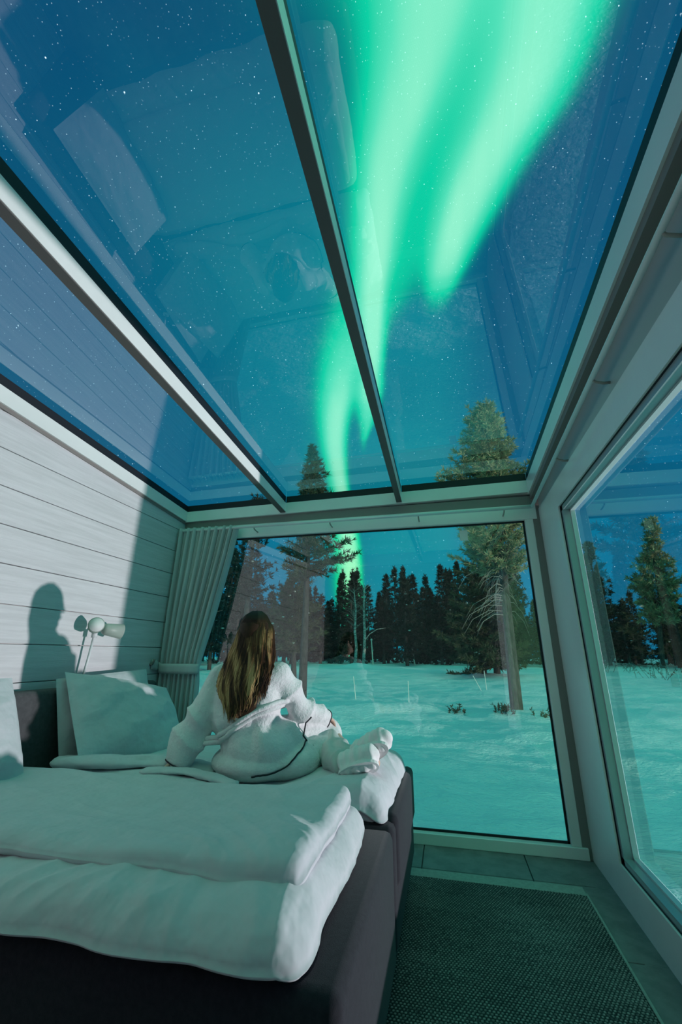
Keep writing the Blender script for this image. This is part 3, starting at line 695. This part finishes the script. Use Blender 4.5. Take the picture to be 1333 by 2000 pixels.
def roll(pts, rad, seed, name='rolled_edge', n=20, m=70, flat=.62):
    pts = [Vector(p) for p in pts]; P = []
    for i in range(m):
        t = i/(m-1)*(len(pts)-1); k = min(int(t), len(pts)-2); f = t-k; a, b = pts[max(k-1, 0)], pts[min(k+2, len(pts)-1)]
        p0, p1 = pts[k], pts[k+1]; P.append(.5*((2*p0)+(p1-a)*f+(2*a-5*p0+4*p1-b)*f*f+(3*p0-a-3*p1+b)*f**3))
    P = np.array(P); Tn = np.gradient(P, axis=0); Tn /= np.linalg.norm(Tn, axis=1, keepdims=True)
    side = np.cross(Tn, (0, 0, 1.0)); side /= np.linalg.norm(side, axis=1, keepdims=True); upv = np.cross(side, Tn)
    th = np.linspace(0, 2*np.pi, n, endpoint=False); tt = np.linspace(0, 1, m)
    R = rad*np.clip(np.minimum(tt, 1-tt)*14, 0, 1)[:, None]**.5*(1+.5*fbm(tt[:, None]*9+seed, np.cos(th)[None]*1.6+seed, 3)*2)
    V = P[:, None]+side[:, None]*(np.cos(th)[None]*R)[..., None]+upv[:, None]*(np.sin(th)[None]*R*flat)[..., None]
    return np_mesh(name, V.reshape(-1, 3), grid_faces(n, m, True), M['linen2'], far, True)
roll([(-2.16, 2.20, .685), (-1.9, 2.24, .69), (-1.6, 2.36, .675), (-1.40, 2.42, .650), (-1.30, 2.46, .62)], .075, 2.0, flat=.42)
roll([(-1.62, 2.22, .662), (-1.40, 2.26, .668), (-1.20, 2.24, .655), (-1.05, 2.20, .64)], .040, 5.0, flat=.4)

# pillows
def pillow(name, W, Hh, T, R, loc, label, seed, parent=None):
    nu, nv = 64, 48; U, Vv = np.meshgrid(np.linspace(-1, 1, nu), np.linspace(-1, 1, nv))
    e = np.clip((1-np.abs(U)**2.6)*(1-np.abs(Vv)**2.6), 0, 1)**.62
    px = U*W/2*(1-.10*(1-np.abs(U)**2)*np.abs(Vv)**4-.07*Vv**2*np.abs(U)**3*0); py = Vv*Hh/2*(1-.10*(1-np.abs(Vv)**2)*np.abs(U)**4)
    wr = .012*fbm(U*3+seed, Vv*3, 3)*2+ridge(U, Vv, .35, 2.6, .7, .016, seed)+ridge(U, Vv, 1.1, 4, .8, .008, seed+3)-.010
    top = np.stack([px, py, T/2*e+wr*np.clip(e*1.5, 0, 1)], -1).reshape(-1, 3); bot = np.stack([px, py, -T/2*e*.8], -1).reshape(-1, 3)
    V = np.concatenate([top, bot]); F = grid_faces(nu, nv); n = nu*nv; idx = np.arange(n).reshape(nv, nu)
    rim = np.concatenate([idx[0, :-1], idx[:-1, -1], idx[-1, :0:-1], idx[:0:-1, 0]]); nx = np.roll(rim, -1)
    o = np_mesh(name, V, np.concatenate([F, F[:, ::-1]+n, np.stack([rim, rim+n, nx+n, nx], -1)]), M['linen'], None, True)
    o.matrix_world = Matrix.Translation(loc) @ R; tag(o, label, 'pillow'); return o
def lean(tilt, yaw=0, roll_=0):
    """pillow whose width runs along y and which leans back against the headboard on the left"""
    w = Vector((0, 1, 0)); hgt = Vector((-math.sin(tilt), 0, math.cos(tilt))); n = w.cross(hgt)
    m = Matrix((w, hgt, n)).transposed().to_4x4()
    return Matrix.Rotation(yaw, 4, 'Z') @ m @ Matrix.Rotation(roll_, 4, 'Z')
pillow('pillow', .92, .56, .21, lean(.62, 0, -.20), (-2.09, 2.70, .845), 'plump white pillow leaning in front of another at the window end of the headboard', 1.3)
pillow('pillow', .84, .52, .15, lean(.26, 0, .04), (-2.26, 2.70, .868), 'white pillow half hidden behind the plump pillow under the reading lamp', 4.1)
pillow('pillow', .84, .54, .19, lean(.45), (-2.13, 1.50, .885), 'white pillow at the near end of the headboard, cut by the left edge', 7.7)

# reading lamp with two small shades on a white stem, standing on the headboard
lamp = empty('reading_lamp', (-2.395, 2.555, 1.045), 0, 'white stemmed reading lamp with two mint green shades above the pillows', 'lamp')
MB().tube([(0, -.012, 0), (0, -.010, .012)], [.03, .028], 14).build('foot', M['lamp_white'], lamp, True)
MB().tube([(0, -.012, .01), (.01, 0, .16), (.02, .008, .325)], [.0085, .0085, .0085], 10).build('stem', M['lamp_white'], lamp, True)
MB().tube([(.02, .008, .31), (.02, .008, .35)], [.019, .019], 12).build('joint', M['lamp_white'], lamp, True)
def shade(c, axis, r0, r1, L):
    c = Vector(c); a = Vector(axis).normalized()
    pts = [c, c+a*.004, c+a*.02, c+a*L]; o = MB().tube(pts, [r0*.35, r0*.80, r0, r1], 22).build('shade', M['lamp'], lamp, True)
    i = MB().tube([c+a*(L-.002), c+a*(L+.0015)], [r1*.90, r1*.90], 20).build('opening', M['lamp_in'], o, True)
    return o
shade((.03, -.012, .375), (.62, -.55, .18), .044, .052, .075)
shade((.035, .055, .372), (.42, .86, -.10), .040, .052, .135)
MB().tube([(.02, .008, .345), (.028, -.006, .365), (.035, -.018, .378)], .009, 8).build('arm', M['lamp_white'], lamp, True)
MB().tube([(.02, .008, .345), (.030, .030, .362), (.037, .060, .372)], .009, 8).build('arm', M['lamp_white'], lamp, True)

# curtain gathered to the left wall
cur = empty('curtain', (0, 0, 0), 0, 'grey linen curtain gathered with a tieback in the corner beside the front window', 'curtain')
def curtain_cloth(zt, zbm, left, right, ytab, name, npl, amps, seed, nu=420, nv=90):
    U, Z = np.meshgrid(np.linspace(0, 1, nu), np.linspace(zt, zbm, nv))
    zs = sorted(left); L = np.interp(Z, zs, [left[z] for z in zs]); zs2 = sorted(right); R_ = np.interp(Z, zs2, [right[z] for z in zs2])
    yz = sorted(ytab); Y = np.interp(Z, yz, [ytab[z] for z in yz]); az = sorted(amps); A = np.interp(Z, az, [amps[z] for z in az])
    Uw = U+.016*fbm(U*4+seed, Z*.9, 3)*np.sin(np.pi*U)
    ph = 2*np.pi*npl*(Uw+.010*np.sin(2*np.pi*U*3.1+seed))
    X = L+(R_-L)*Uw+.25*A*np.sin(2*ph+.5)*.6
    g_ = (.5+.5*np.sin(ph))**2.6                                  # broad rounds with narrow deep grooves
    Yd = Y+A*(2.3*g_-.5+.35*np.sin(ph*.5+seed))*(1+.5*fbm(U*9+seed, Z*1.5, 2))
    V = np.stack([X, Yd, Z], -1).reshape(-1, 3)
    o = np_mesh(name, V, grid_faces(nu, nv), M['curtain'], cur, True)
    md = o.modifiers.new('thickness', 'SOLIDIFY'); md.thickness = .003; return o
curtain_cloth(2.395, .02, {2.395: -2.44, 1.6: -2.435, 1.25: -2.432, 1.14: -2.435, 1.0: -2.43, .5: -2.43, 0: -2.44},
              {2.395: -1.835, 2.1: -1.885, 1.75: -1.957, 1.45: -2.020, 1.25: -2.062, 1.14: -2.075, 1.02: -2.070, .68: -2.075, 0: -2.05},
              {2.395: 3.455, 1.6: 3.44, 1.14: 3.425, .7: 3.44, 0: 3.45}, 'cloth', 16, {2.395: .036, 1.6: .046, 1.25: .036, 1.14: .022, 1.0: .030, .6: .038, 0: .04}, 1.7)
tb = []
for i in range(26):
    t = i/25; a = math.pi*(1.02-1.25*t)
    tb.append((-2.25+.195*math.cos(a), 3.425-.068*math.sin(a) if math.sin(a) > 0 else 3.43-.03*math.sin(a)))
tb = [(-2.435, 3.315), (-2.435, 3.34), (-2.42, 3.362)] + tb[2:]
v = []; f = []
for i, (x, y) in enumerate(tb):
    dz = .035*max(0, 1-i/6)
    for z in (1.090+dz, 1.116+dz, 1.144+dz, 1.170+dz): v.append((x, y-.004, z))
for i in range(len(tb)-1):
    for k in range(3): f.append((i*4+k, (i+1)*4+k, (i+1)*4+k+1, i*4+k+1))
me = bpy.data.meshes.new('tieback'); me.from_pydata(v, [], f); me.update(); o = put_mesh('tieback', me, M['curtain'], cur, True)
o.modifiers.new('thickness', 'SOLIDIFY').thickness = .006
hook = empty('curtain_hook', (-2.45, 3.305, 1.165), 0, 'dark wooden peg on the boarded wall holding the curtain tieback', 'hook')
MB().tube([(0, 0, 0), (.022, 0, .002), (.034, 0, .028), (.036, 0, .042)], [.011, .010, .010, .012], 10).build('peg', M['soffit'], hook, True)
# slim curtain rails along the front and the right
rail = empty('curtain_rail', (0, 0, 0), 0, 'slim pale curtain rail running above the front window', 'curtain rail')
MB().tube([(-2.43, 3.45, 2.372), (.75, 3.45, 2.376)], .013, 10).build('rod', M['rail'], rail, True)
for x in (-1.66, -.93, -.15, .54):
    MB().tube([(x, 3.45, 2.374), (x, 3.47, 2.352), (x, 3.52, 2.345), (x, 3.552, 2.345)], .006, 6).build('bracket', M['rail_dark'], rail, True)
rail2 = empty('curtain_rail', (0, 0, 0), 0, 'slim pale curtain rail running along the right wall above the side window', 'curtain rail')
MB().tube([(.752, 3.45, 2.378), (.752, -.2, 2.60)], .013, 10).build('rod', M['rail'], rail2, True)
for y in (2.64, 1.89, 1.18, .45):
    z = 2.378+(3.45-y)*.0608
    MB().tube([(.752, y, z), (.765, y, z-.018), (.80, y, z-.03), (XR+.012, y, z-.03)], .007, 6).build('bracket', M['rail_dark'], rail2, True)
# rug
rug = empty('rug', (0, 0, 0), 0, 'dark grey woven rug with a pale hem between the bed and the right window', 'rug')
nx_, ny_ = 300, 640; Xg, Yg = np.meshgrid(np.linspace(-.62, .655, nx_), np.linspace(.75, 3.075, ny_))
row = Yg/.0135; Zg = .006+.0042*np.abs(np.sin(np.pi*(Xg/.0150+.5*np.floor(row))))*np.abs(np.sin(np.pi*row))**.6+.0015*fbm(Xg*3, Yg*3, 2)
ed = np.clip(np.minimum(Xg+.62, .655-Xg)/.012, 0, 1); Zg = Zg*(.35+.65*ed); Xg = Xg+.010*fbm(Xg*0+3, Yg*3, 3)*2*sstep(Xg, .3, .655)
n = nx_*ny_; V = np.stack([Xg, Yg, Zg], -1).reshape(-1, 3)
np_mesh('weave', V, grid_faces(nx_, ny_), M['rug'], rug, True)
MB().box(-.62, .652, 3.070, 3.168, .0005, .009, .003).build('hem', M['rug_hem'], rug)
MB().box(.648, .660, .75, 3.10, .0005, .008, .002).build('side_hem', M['rug_hem'], rug)
# white card added in place of a reflection high in the front glass
refl = put_mesh('reflection_card', MB().box(.182, .246, YG-.0025, YG-.0004, 2.165, 2.255).mesh('reflection_card'), M['reflection_card'])
tag(refl, 'small white card standing for a reflection high on the front window pane', 'reflection_card')

# ================================================================== the woman on the bed
from mathutils.bvhtree import BVHTree
M['robe'] = material('white_terry_robe', (.74, .725, .735), .95, (.68, .67, .68), 20, .006, 60, sheen=.3)
M['piping'] = material('dark_piping', (.012, .014, .022), .7)
M['skin'] = material('skin', (.62, .40, .31), .55, (.56, .35, .27), 6)
M['slipper'] = material('white_slipper', (.80, .78, .78), .95, (.74, .73, .73), 30, .0018, 260, sheen=.2)
M['pyjama'] = material('pale_pyjama', (.50, .53, .52), .9, (.46, .49, .48), 15, .001, 100)
M['eye'] = material('eye', (.75, .75, .74), .2); M['lip'] = material('lip', (.48, .20, .17), .5)
def hair_material():
    m = bpy.data.materials.new('brown_blond_hair'); m.use_nodes = True; T = NT(m.node_tree); p = T.N['Principled BSDF']
    g = T.new('ShaderNodeNewGeometry'); tc = T.new('ShaderNodeTexCoord').outputs['Object']; sp = T.new('ShaderNodeSeparateXYZ'); T.L.new(tc, sp.inputs[0])
    mp = T.new('ShaderNodeMapping'); T.L.new(tc, mp.inputs['Vector']); mp.inputs['Scale'].default_value = (16, 6, 1.4)
    lock = T.noise(mp.outputs[0], 1.6, 2, .5)
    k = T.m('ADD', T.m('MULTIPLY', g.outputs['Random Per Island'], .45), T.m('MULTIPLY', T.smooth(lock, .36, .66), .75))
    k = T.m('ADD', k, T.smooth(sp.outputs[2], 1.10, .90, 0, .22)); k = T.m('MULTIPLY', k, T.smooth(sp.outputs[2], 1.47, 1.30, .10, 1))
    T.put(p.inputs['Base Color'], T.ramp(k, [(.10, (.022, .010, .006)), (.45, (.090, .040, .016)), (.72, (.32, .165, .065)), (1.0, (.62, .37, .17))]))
    p.inputs['Roughness'].default_value = .5; p.inputs['Specular IOR Level'].default_value = .25; return m
M['hair'] = hair_material()
M['hair_dark'] = material('dark_hair', (.030, .014, .008), .6, (.05, .024, .012), 30, 0, spec=.2)
def blob(parts):
    b = MB()
    for pts, rads in parts:
        if len(pts) == 1:
            b.ellipsoid(pts[0], rads, 20, 14)
        else:
            P, R = [], []
            for i in range(len(pts)-1):
                for k in range(5): P.append(Vector(pts[i]).lerp(Vector(pts[i+1]), k/5)); R.append(rads[i]+(rads[i+1]-rads[i])*k/5)
            P.append(Vector(pts[-1])); R.append(rads[-1]); b.tube(P, R, 14)
            for p, r in zip(pts, rads): b.ellipsoid(p, (r, r, r), 14, 10)
    return b
def remesh(name, b, voxel, smooth=4, disp=None, mat=None, parent=None):
    me = b.mesh(name); o = bpy.data.objects.new(name, me); COL.objects.link(o)
    r = o.modifiers.new('r', 'REMESH'); r.mode = 'VOXEL'; r.voxel_size = voxel; r.use_smooth_shade = True
    if smooth: s_ = o.modifiers.new('s', 'SMOOTH'); s_.iterations = smooth; s_.factor = .5
    bpy.context.view_layer.update(); ev = o.evaluated_get(bpy.context.evaluated_depsgraph_get())
    m2 = bpy.data.meshes.new_from_object(ev); m2.name = name
    bpy.data.objects.remove(o); bpy.data.meshes.remove(me)
    if disp is not None:
        n = len(m2.vertices); co = np.empty(n*3, np.float32); no = np.empty(n*3, np.float32)
        m2.vertices.foreach_get('co', co); m2.vertex_normals.foreach_get('vector', no); co = co.reshape(-1, 3); no = no.reshape(-1, 3)
        co = co+no*disp(co, no)[:, None]; m2.vertices.foreach_set('co', co.astype(np.float32).ravel()); m2.update()
    m2.materials.clear(); m2.materials.append(mat)
    m2.polygons.foreach_set('use_smooth', [True]*len(m2.polygons))
    o = bpy.data.objects.new(name, m2); COL.objects.link(o); o.parent = parent; return o
her = empty('person', (0, 0, 0), 0, 'woman in white robe with long brown blond hair, seated on the bed facing the window', 'person')
PEL, WAI, CHE, NEK, HED = (-1.055, 2.50, .735), (-1.13, 2.465, .885), (-1.140, 2.425, 1.06), (-1.105, 2.385, 1.215), (-1.066, 2.345, 1.362)
LSH, LEL, LWR = (-1.295, 2.43, 1.105), (-1.395, 2.375, .90), (-1.462, 2.345, .708)
RSH, REL, RWR = (-.965, 2.465, 1.125), (-.865, 2.60, .945), (-.795, 2.76, .882)
RKN, RAN, LKN, LAN = (-.775, 2.90, .765), (-.55, 2.56, .715), (-.72, 2.70, .705), (-.57, 2.44, .700)
# --- the body: one continuous skin surface from head to feet
body = blob([([PEL, WAI, CHE, NEK], [.115, .095, .105, .048]), ([NEK, HED], [.047, .050]),
             ([HED], (.074, .094, .112)), ([(HED[0]+.004, HED[1]+.030, HED[2]-.050)], (.052, .062, .062)), ([(HED[0]+.012, HED[1]+.100, HED[2]-.012)], (.011, .018, .016)),
             ([(HED[0]+.008, HED[1]+.090, HED[2]+.012)], (.009, .012, .022)), ([(HED[0]+.006, HED[1]+.070, HED[2]-.094)], (.024, .022, .016)),
             ([(HED[0]-.076, HED[1]+.006, HED[2]-.012)], (.010, .020, .030)), ([(HED[0]+.076, HED[1]+.006, HED[2]-.012)], (.010, .020, .030)),
             ([CHE, LSH, LEL, LWR], [.07, .050, .040, .026]), ([CHE, RSH, REL, RWR], [.07, .050, .040, .026]),
             ([PEL, RKN, RAN], [.10, .060, .036]), ([PEL, LKN, LAN], [.10, .060, .036]),
             ([RAN, (-.50, 2.54, .735), (-.375, 2.50, .80)], [.034, .036, .026]), ([LAN, (-.53, 2.42, .70), (-.395, 2.42, .725)], [.034, .036, .026])])
def hand(b, wrist, palm_dir, up, spread, curl, sgn):
    w = Vector(wrist); d = Vector(palm_dir).normalized(); u = (Vector(up)-d*Vector(up).dot(d)).normalized(); s_ = d.cross(u)*sgn
    for k in range(5): b.ellipsoid(w+d*(.022+.014*k), (.036, .036, .015) if False else (.034-.001*k, .034-.001*k, .016), 12, 8, Matrix((s_, d, u)).transposed())
    for i, (off, L) in enumerate(((-.028, .062), (-.010, .072), (.009, .068), (.027, .052))):
        p = w+d*.078+s_*off; pts = [p]; a = 0; dd = d+s_*off*spread*8
        for q in range(3): a += curl; v = (dd*math.cos(a)-u*math.sin(a)).normalized(); pts.append(pts[-1]+v*L/2.6)
        b.tube(pts, [.0095, .009, .0082, .0068], 8); b.ellipsoid(pts[-1], (.0068,)*3, 8, 6)
    p = w+d*.025-s_*.030; t = [p, p+(d*.6-s_*.8).normalized()*.030, p+(d*.9-s_*.6).normalized()*.056]
    b.tube(t, [.012, .011, .008], 8); b.ellipsoid(t[-1], (.008,)*3, 8, 6)
hand(body, LWR, (-.62, -.05, -.42), (-.5, 0, .85), .5, .22, 1)
hand(body, RWR, (.45, .80, -.18), (.1, .15, 1), .4, .35, 1)
remesh('body', body, .0055, 3, None, M['skin'], her)
for sx in (-1, 1):
    e = MB().ellipsoid((HED[0]+.008+sx*.031, HED[1]+.078, HED[2]+.010), (.013, .011, .010), 12, 8).build('eye', M['eye'], her, True)
    MB().ellipsoid((HED[0]+.008+sx*.031, HED[1]+.0885, HED[2]+.010), (.005, .003, .005), 8, 6).build('iris', M['piping'], e, True)
MB().ellipsoid((HED[0]+.010, HED[1]+.092, HED[2]-.052), (.022, .010, .008), 12, 8).build('mouth', M['lip'], her, True)
# --- robe
robe = blob([([(PEL[0], PEL[1], PEL[2]+.03)], (.225, .20, .165)), ([(PEL[0]-.03, PEL[1]+.02, .68)], (.262, .235, .095)), ([(PEL[0]+.09, PEL[1]+.05, .69)], (.235, .19, .11)),
             ([PEL, (-1.10, 2.48, .82), WAI, (-1.14, 2.445, .97), CHE], [.165, .165, .150, .150, .142]), ([(CHE[0], CHE[1]+.01, CHE[2])], (.185, .125, .13)),
             ([(-1.20, 2.435, .90), (-1.22, 2.43, 1.02)], [.125, .12]), ([(-1.06, 2.46, .93), (-1.05, 2.45, 1.05)], [.125, .12]),
             ([(-1.225, 2.42, 1.125), (-1.115, 2.40, 1.175), (-1.01, 2.44, 1.14)], [.070, .078, .070]),
             ([(-1.215, 2.425, 1.09), LSH, LEL, (-1.435, 2.355, .79), LWR], [.10, .090, .078, .080, .074]),
             ([(-1.03, 2.45, 1.10), RSH, REL, RWR], [.10, .088, .074, .058]),
             ([(-1.0, 2.55, .76), (-.86, 2.76, .77), RKN], [.155, .125, .095]), ([(-1.0, 2.50, .72), (-.84, 2.62, .70), LKN], [.13, .105, .085]),
             ([RKN, (-.70, 2.72, .72)], [.085, .075])])
def robe_folds(c, n):
    x, y, z = c[:, 0], c[:, 1], c[:, 2]
    def crease(a, b, f, amp, sd): n_ = vnoise(a*f+sd+1.2*fbm(a*4+sd, b*4, 2), b*f*.2+sd*1.7); return amp*((1-np.abs(2*n_-1)**.8)-.5)
    d = .008*fbm(x*6+1, z*6+y*4, 3)*2
    skirt = sstep(z, .92, .84)*sstep(x, -.70, -.82)
    ang = np.arctan2(y-2.45, x+1.10); d = d+skirt*sstep(z, .66, .84)*crease(ang*.33, z, 8, .050, 2.0)
    arm = sstep(x, -1.29, -1.36); d = d+arm*crease(z*.9+x*.4, y+x, 9, .030, 5.0)*sstep(z, 1.12, .98)
    arm2 = sstep(x, -.97, -.90)*sstep(z, .84, .90); d = d+arm2*crease(-x*.5+z*.7-y*.4, x+y, 9, .034, 8.0)
    bk = sstep(z, .93, .98)*(1-arm)*(1-arm2); d = d+bk*crease(z*.8-x*.5, x, 8, .030, 3.0)
    band_ = np.exp(-((z-.885-(x+1.13)*.34)/.022)**2)*(1-arm)*sstep(x, -.84, -.90); d = d-.014*band_    # pulled in by the belt
    return d
rb = remesh('robe', robe, .0085, 6, robe_folds, M['robe'], her)
bvh = BVHTree.FromPolygons([v.co.copy() for v in rb.data.vertices], [tuple(p.vertices) for p in rb.data.polygons])
def snap(p, off=.004):
    q, n, i, d = bvh.find_nearest(Vector(p)); return q+n*off
def ring_on(c, axis, r, n=26, off=.004, a0=0, a1=6.2832):
    a = Vector(axis).normalized(); u = a.orthogonal().normalized(); v = a.cross(u); out = []
    for i in range(n): t = a0+(a1-a0)*i/(n-1); out.append(snap(Vector(c)+(u*math.cos(t)+v*math.sin(t))*r, off))
    return out
def sleeve_end(wr, el, r0, r1, L):
    w, e = Vector(wr), Vector(el); d = (w-e).normalized(); u = d.orthogonal().normalized(); v = d.cross(u); b = MB(); n = 28; vs = []; fs = []
    prof = [(-.05, r0*.96), (0, r0), (L*.5, (r0+r1)/2*1.03), (L, r1), (L*.98, r1*.86), (L*.3, r1*.72)]
    for s_, r in prof:
        for k in range(n):
            t = 2*math.pi*k/n; q = r*(1+.05*math.sin(3*t+1)+.03*math.sin(5*t)); vs.append(w+d*s_+(u*math.cos(t)+v*math.sin(t))*q)
    for j in range(len(prof)-1):
        for k in range(n): fs.append((j*n+k, j*n+(k+1) % n, (j+1)*n+(k+1) % n, (j+1)*n+k))
    b.add(vs, fs); o = b.build('cuff', M['robe'], rb, True)
    pr = [w+d*L+(u*math.cos(2*math.pi*k/n)+v*math.sin(2*math.pi*k/n))*r1*(1+.05*math.sin(6*math.pi*k/n+1)+.03*math.sin(10*math.pi*k/n)) for k in range(n+1)]
    MB().tube(pr, .0042, 6).build('piping', M['piping'], rb, True)
sleeve_end(LWR, LEL, .073, .066, .030); sleeve_end(RWR, REL, .058, .060, .045)
# dark piping along the front edge of the robe over the thigh
edge = [(-.795, 2.60, .90), (-.80, 2.56, .84), (-.80, 2.52, .79), (-.815, 2.46, .74), (-.85, 2.40, .70), (-.90, 2.34, .665), (-.96, 2.28, .64), (-1.02, 2.25, .625)]
dense = [Vector(edge[i]).lerp(Vector(edge[i+1]), k/6) for i in range(len(edge)-1) for k in range(6)]
MB().tube([snap(p, .005) for p in dense], .0042, 6).build('piping', M['piping'], rb, True)
# belt, tied a little high on the right
pts = []
for i in range(60):
    t = 2*math.pi*i/59; x, y = -1.13+.30*math.cos(t), 2.465+.30*math.sin(t); pts.append((x, y, .885+(x+1.13)*.34))
for dz, nm in ((.012, 'belt'), (-.012, 'belt')):
    P = []
    for p in pts:
        q = Vector((-1.13, 2.465, p[2]+dz)); h = bvh.ray_cast(Vector((p[0], p[1], p[2]+dz))*1.0, (q-Vector((p[0], p[1], p[2]+dz))).normalized())
        P.append((h[0] if h[0] is not None and (h[0]-q).length < .26 else q+(Vector((p[0], p[1], p[2]+dz))-q)*.62)+(Vector((p[0], p[1], p[2]+dz))-q).normalized()*.006)
    P = [Vector(P[i-1])*.25+Vector(P[i])*.5+Vector(P[(i+1) % len(P)])*.25 for i in range(len(P))]; P.append(P[0])
    MB().tube(P, .0135, 8, False).build(nm, M['robe'], rb, True)
# shawl collar
col_ = [(-1.005, 2.52, 1.02), (-1.00, 2.45, 1.13), (-1.03, 2.385, 1.195), (-1.095, 2.345, 1.215), (-1.165, 2.36, 1.195), (-1.205, 2.42, 1.14), (-1.19, 2.51, 1.03)]
MB().tube(col_, [.022, .030, .034, .036, .034, .030, .022], 12).build('collar', M['robe'], rb, True)
# pyjama legs and slippers
lg = blob([([(-.80, 2.60, .70), LKN, (-.64, 2.54, .70), (-.585, 2.455, .705)], [.075, .078, .066, .060]), ([(-.74, 2.78, .74), (-.64, 2.66, .725), (-.565, 2.57, .72)], [.075, .064, .056])])
remesh('pyjama_leg', lg, .008, 5, lambda c, n: .006*np.sin(c[:, 0]*70+8*fbm(c[:, 1]*8, c[:, 2]*8, 2)), M['pyjama'], her)
def slipper(heel, toe, up, w, name='slipper'):
    h, t = Vector(heel), Vector(toe); d = (t-h).normalized(); u = (Vector(up)-d*Vector(up).dot(d)).normalized(); s_ = d.cross(u); L = (t-h).length; b = MB()
    R = Matrix((d, s_, u)).transposed()
    b.ellipsoid(h+d*L*.20, (L*.25, w*.80, w*.95), 18, 12, R); b.ellipsoid(h+d*L*.52, (L*.36, w*.92, w*1.05), 18, 12, R); b.ellipsoid(h+d*L*.78, (L*.25, w*1.06, w*.82), 18, 12, R)
    b.tube([h+d*L*.08-u*w*.75, h+d*L*.5-u*w*.80, h+d*L*.92-u*w*.62], [w*.55, w*.6, w*.62], 12)
    o = remesh(name, b, .0075, 4, lambda c, n: .0030*np.sin((c@np.array(d))*140), M['slipper'], her)
    sole = MB(); n = 26; vs = []; fs = []
    for k in range(n):
        a = 2*math.pi*k/n; c = math.cos(a); ww = w*(.82+.18*c)*math.sin(a); vs.append(h+d*(L*.5+L*.50*c)+s_*ww-u*w*1.16); 
    for k in range(n): vs.append(vs[k]+u*.016)
    fs = [tuple(range(n)), tuple(range(2*n-1, n-1, -1))]+[(k, (k+1) % n, (k+1) % n+n, k+n) for k in range(n)]
    sole.add(vs, fs).build('sole', M['slipper'], o); return o
slipper((-.545, 2.57, .735), (-.325, 2.47, .845), (.15, .75, .60), .060)
slipper((-.585, 2.42, .715), (-.375, 2.40, .775), (-.15, .72, .66), .058)
# --- hair: a dark under-mass and several hundred locks falling over the back
ZL = [(1.475, -1.075), (1.451, -1.128), (1.38, -1.158), (1.297, -1.182), (1.188, -1.245), (1.082, -1.268), (1.005, -1.240), (.956, -1.212), (.90, -1.185)]
ZR = [(1.475, -1.030), (1.448, -.980), (1.378, -.953), (1.297, -.943), (1.217, -.945), (1.139, -.963), (1.062, -.987), (.986, -1.010), (.93, -1.06), (.90, -1.10)]
def edge_x(tab, z): t_ = sorted(tab); return np.interp(z, [a for a, b in t_], [b for a, b in t_])
YB_ = [(1.48, 2.34), (1.43, 2.275), (1.36, 2.245), (1.28, 2.245), (1.18, 2.275), (1.08, 2.268), (1.0, 2.275), (.90, 2.285)]
rs = np.random.RandomState(12); V = []; F = []; base_i = 0
NS, NP = 1100, 20
for i in range(NS):
    s_ = rs.rand(); depth = rs.rand()**1.5
    if i < 160: s_ = (0 if i % 2 else 1)+(rs.rand()*.10)*(1 if i % 2 else -1)
    zend = .895+.09*rs.rand()+.17*max(0, s_-.40)+.10*max(0, .25-s_)+(.07 if rs.rand() < .25 else 0)
    ph, am = rs.rand()*6.28, .006+.016*rs.rand(); pts = []
    for k in range(NP):
        t = k/(NP-1)
        if t < .16:                                             # over the crown
            q = t/.16; a = math.pi*(.62-.30*q*1.0); th = (s_-.5)*3.0
            R_ = Vector((.094, .114, .130)); el = math.radians(96-68*q)
            p = Vector((HED[0]+R_.x*math.sin(th)*math.cos(el)*1.02, HED[1]-R_.y*math.cos(th)*math.cos(el), HED[2]+R_.z*math.sin(el)))
        else:
            q = (t-.16)/.84; z = HED[2]+.052-q*(HED[2]+.052-zend); l, r = edge_x(ZL, z), edge_x(ZR, z)
            sx = .5+(s_-.5)*(1-.10*q*rs.rand()); x = l+(r-l)*sx+am*math.sin(ph+q*9)*q+.010*math.sin(s_*40+q*5)*q; rnd = max(0, 1-(2*s_-1)**2)**.5
            yb = edge_x(YB_, z); y = yb+.075*(1-rnd)+.028*depth
            p = Vector((x, y, z)); 
            if q < .12: p = prev_.lerp(p, .35+q*5)
        prev_ = p; pts.append(p)
    w = .0042+.0030*rs.rand()
    for k, p in enumerate(pts):
        t = k/(NP-1); ww = w*(1 if t < .75 else (1.02-t)/.27); V += [(p.x-ww, p.y+.0012, p.z), (p.x, p.y-ww*.55, p.z), (p.x+ww, p.y+.0012, p.z)]
    for k in range(NP-1):
        a = base_i+3*k; F += [(a, a+1, a+4, a+3), (a+1, a+2, a+5, a+4)]
    base_i += 3*NP
hair = np_mesh('hair', np.array(V), np.array(F), M['hair'], her, True)
hb = MB(); hb.ellipsoid((HED[0], HED[1]-.008, HED[2]+.012), (.086, .102, .116), 20, 14)
rows = [1.40, 1.34, 1.28, 1.20, 1.12, 1.05, .99, .95]
for a, b_ in zip(rows[:-1], rows[1:]):
    for q in range(3):
        z = a+(b_-a)*q/3; l, r = edge_x(ZL, z), edge_x(ZR, z); y = edge_x(YB_, z)
        hb.ellipsoid(((l+r)/2, y+.045, z), ((r-l)/2*.92, .036, .05), 16, 8)
hm = remesh('hair_mass', hb, .008, 5, None, M['hair_dark'], her)
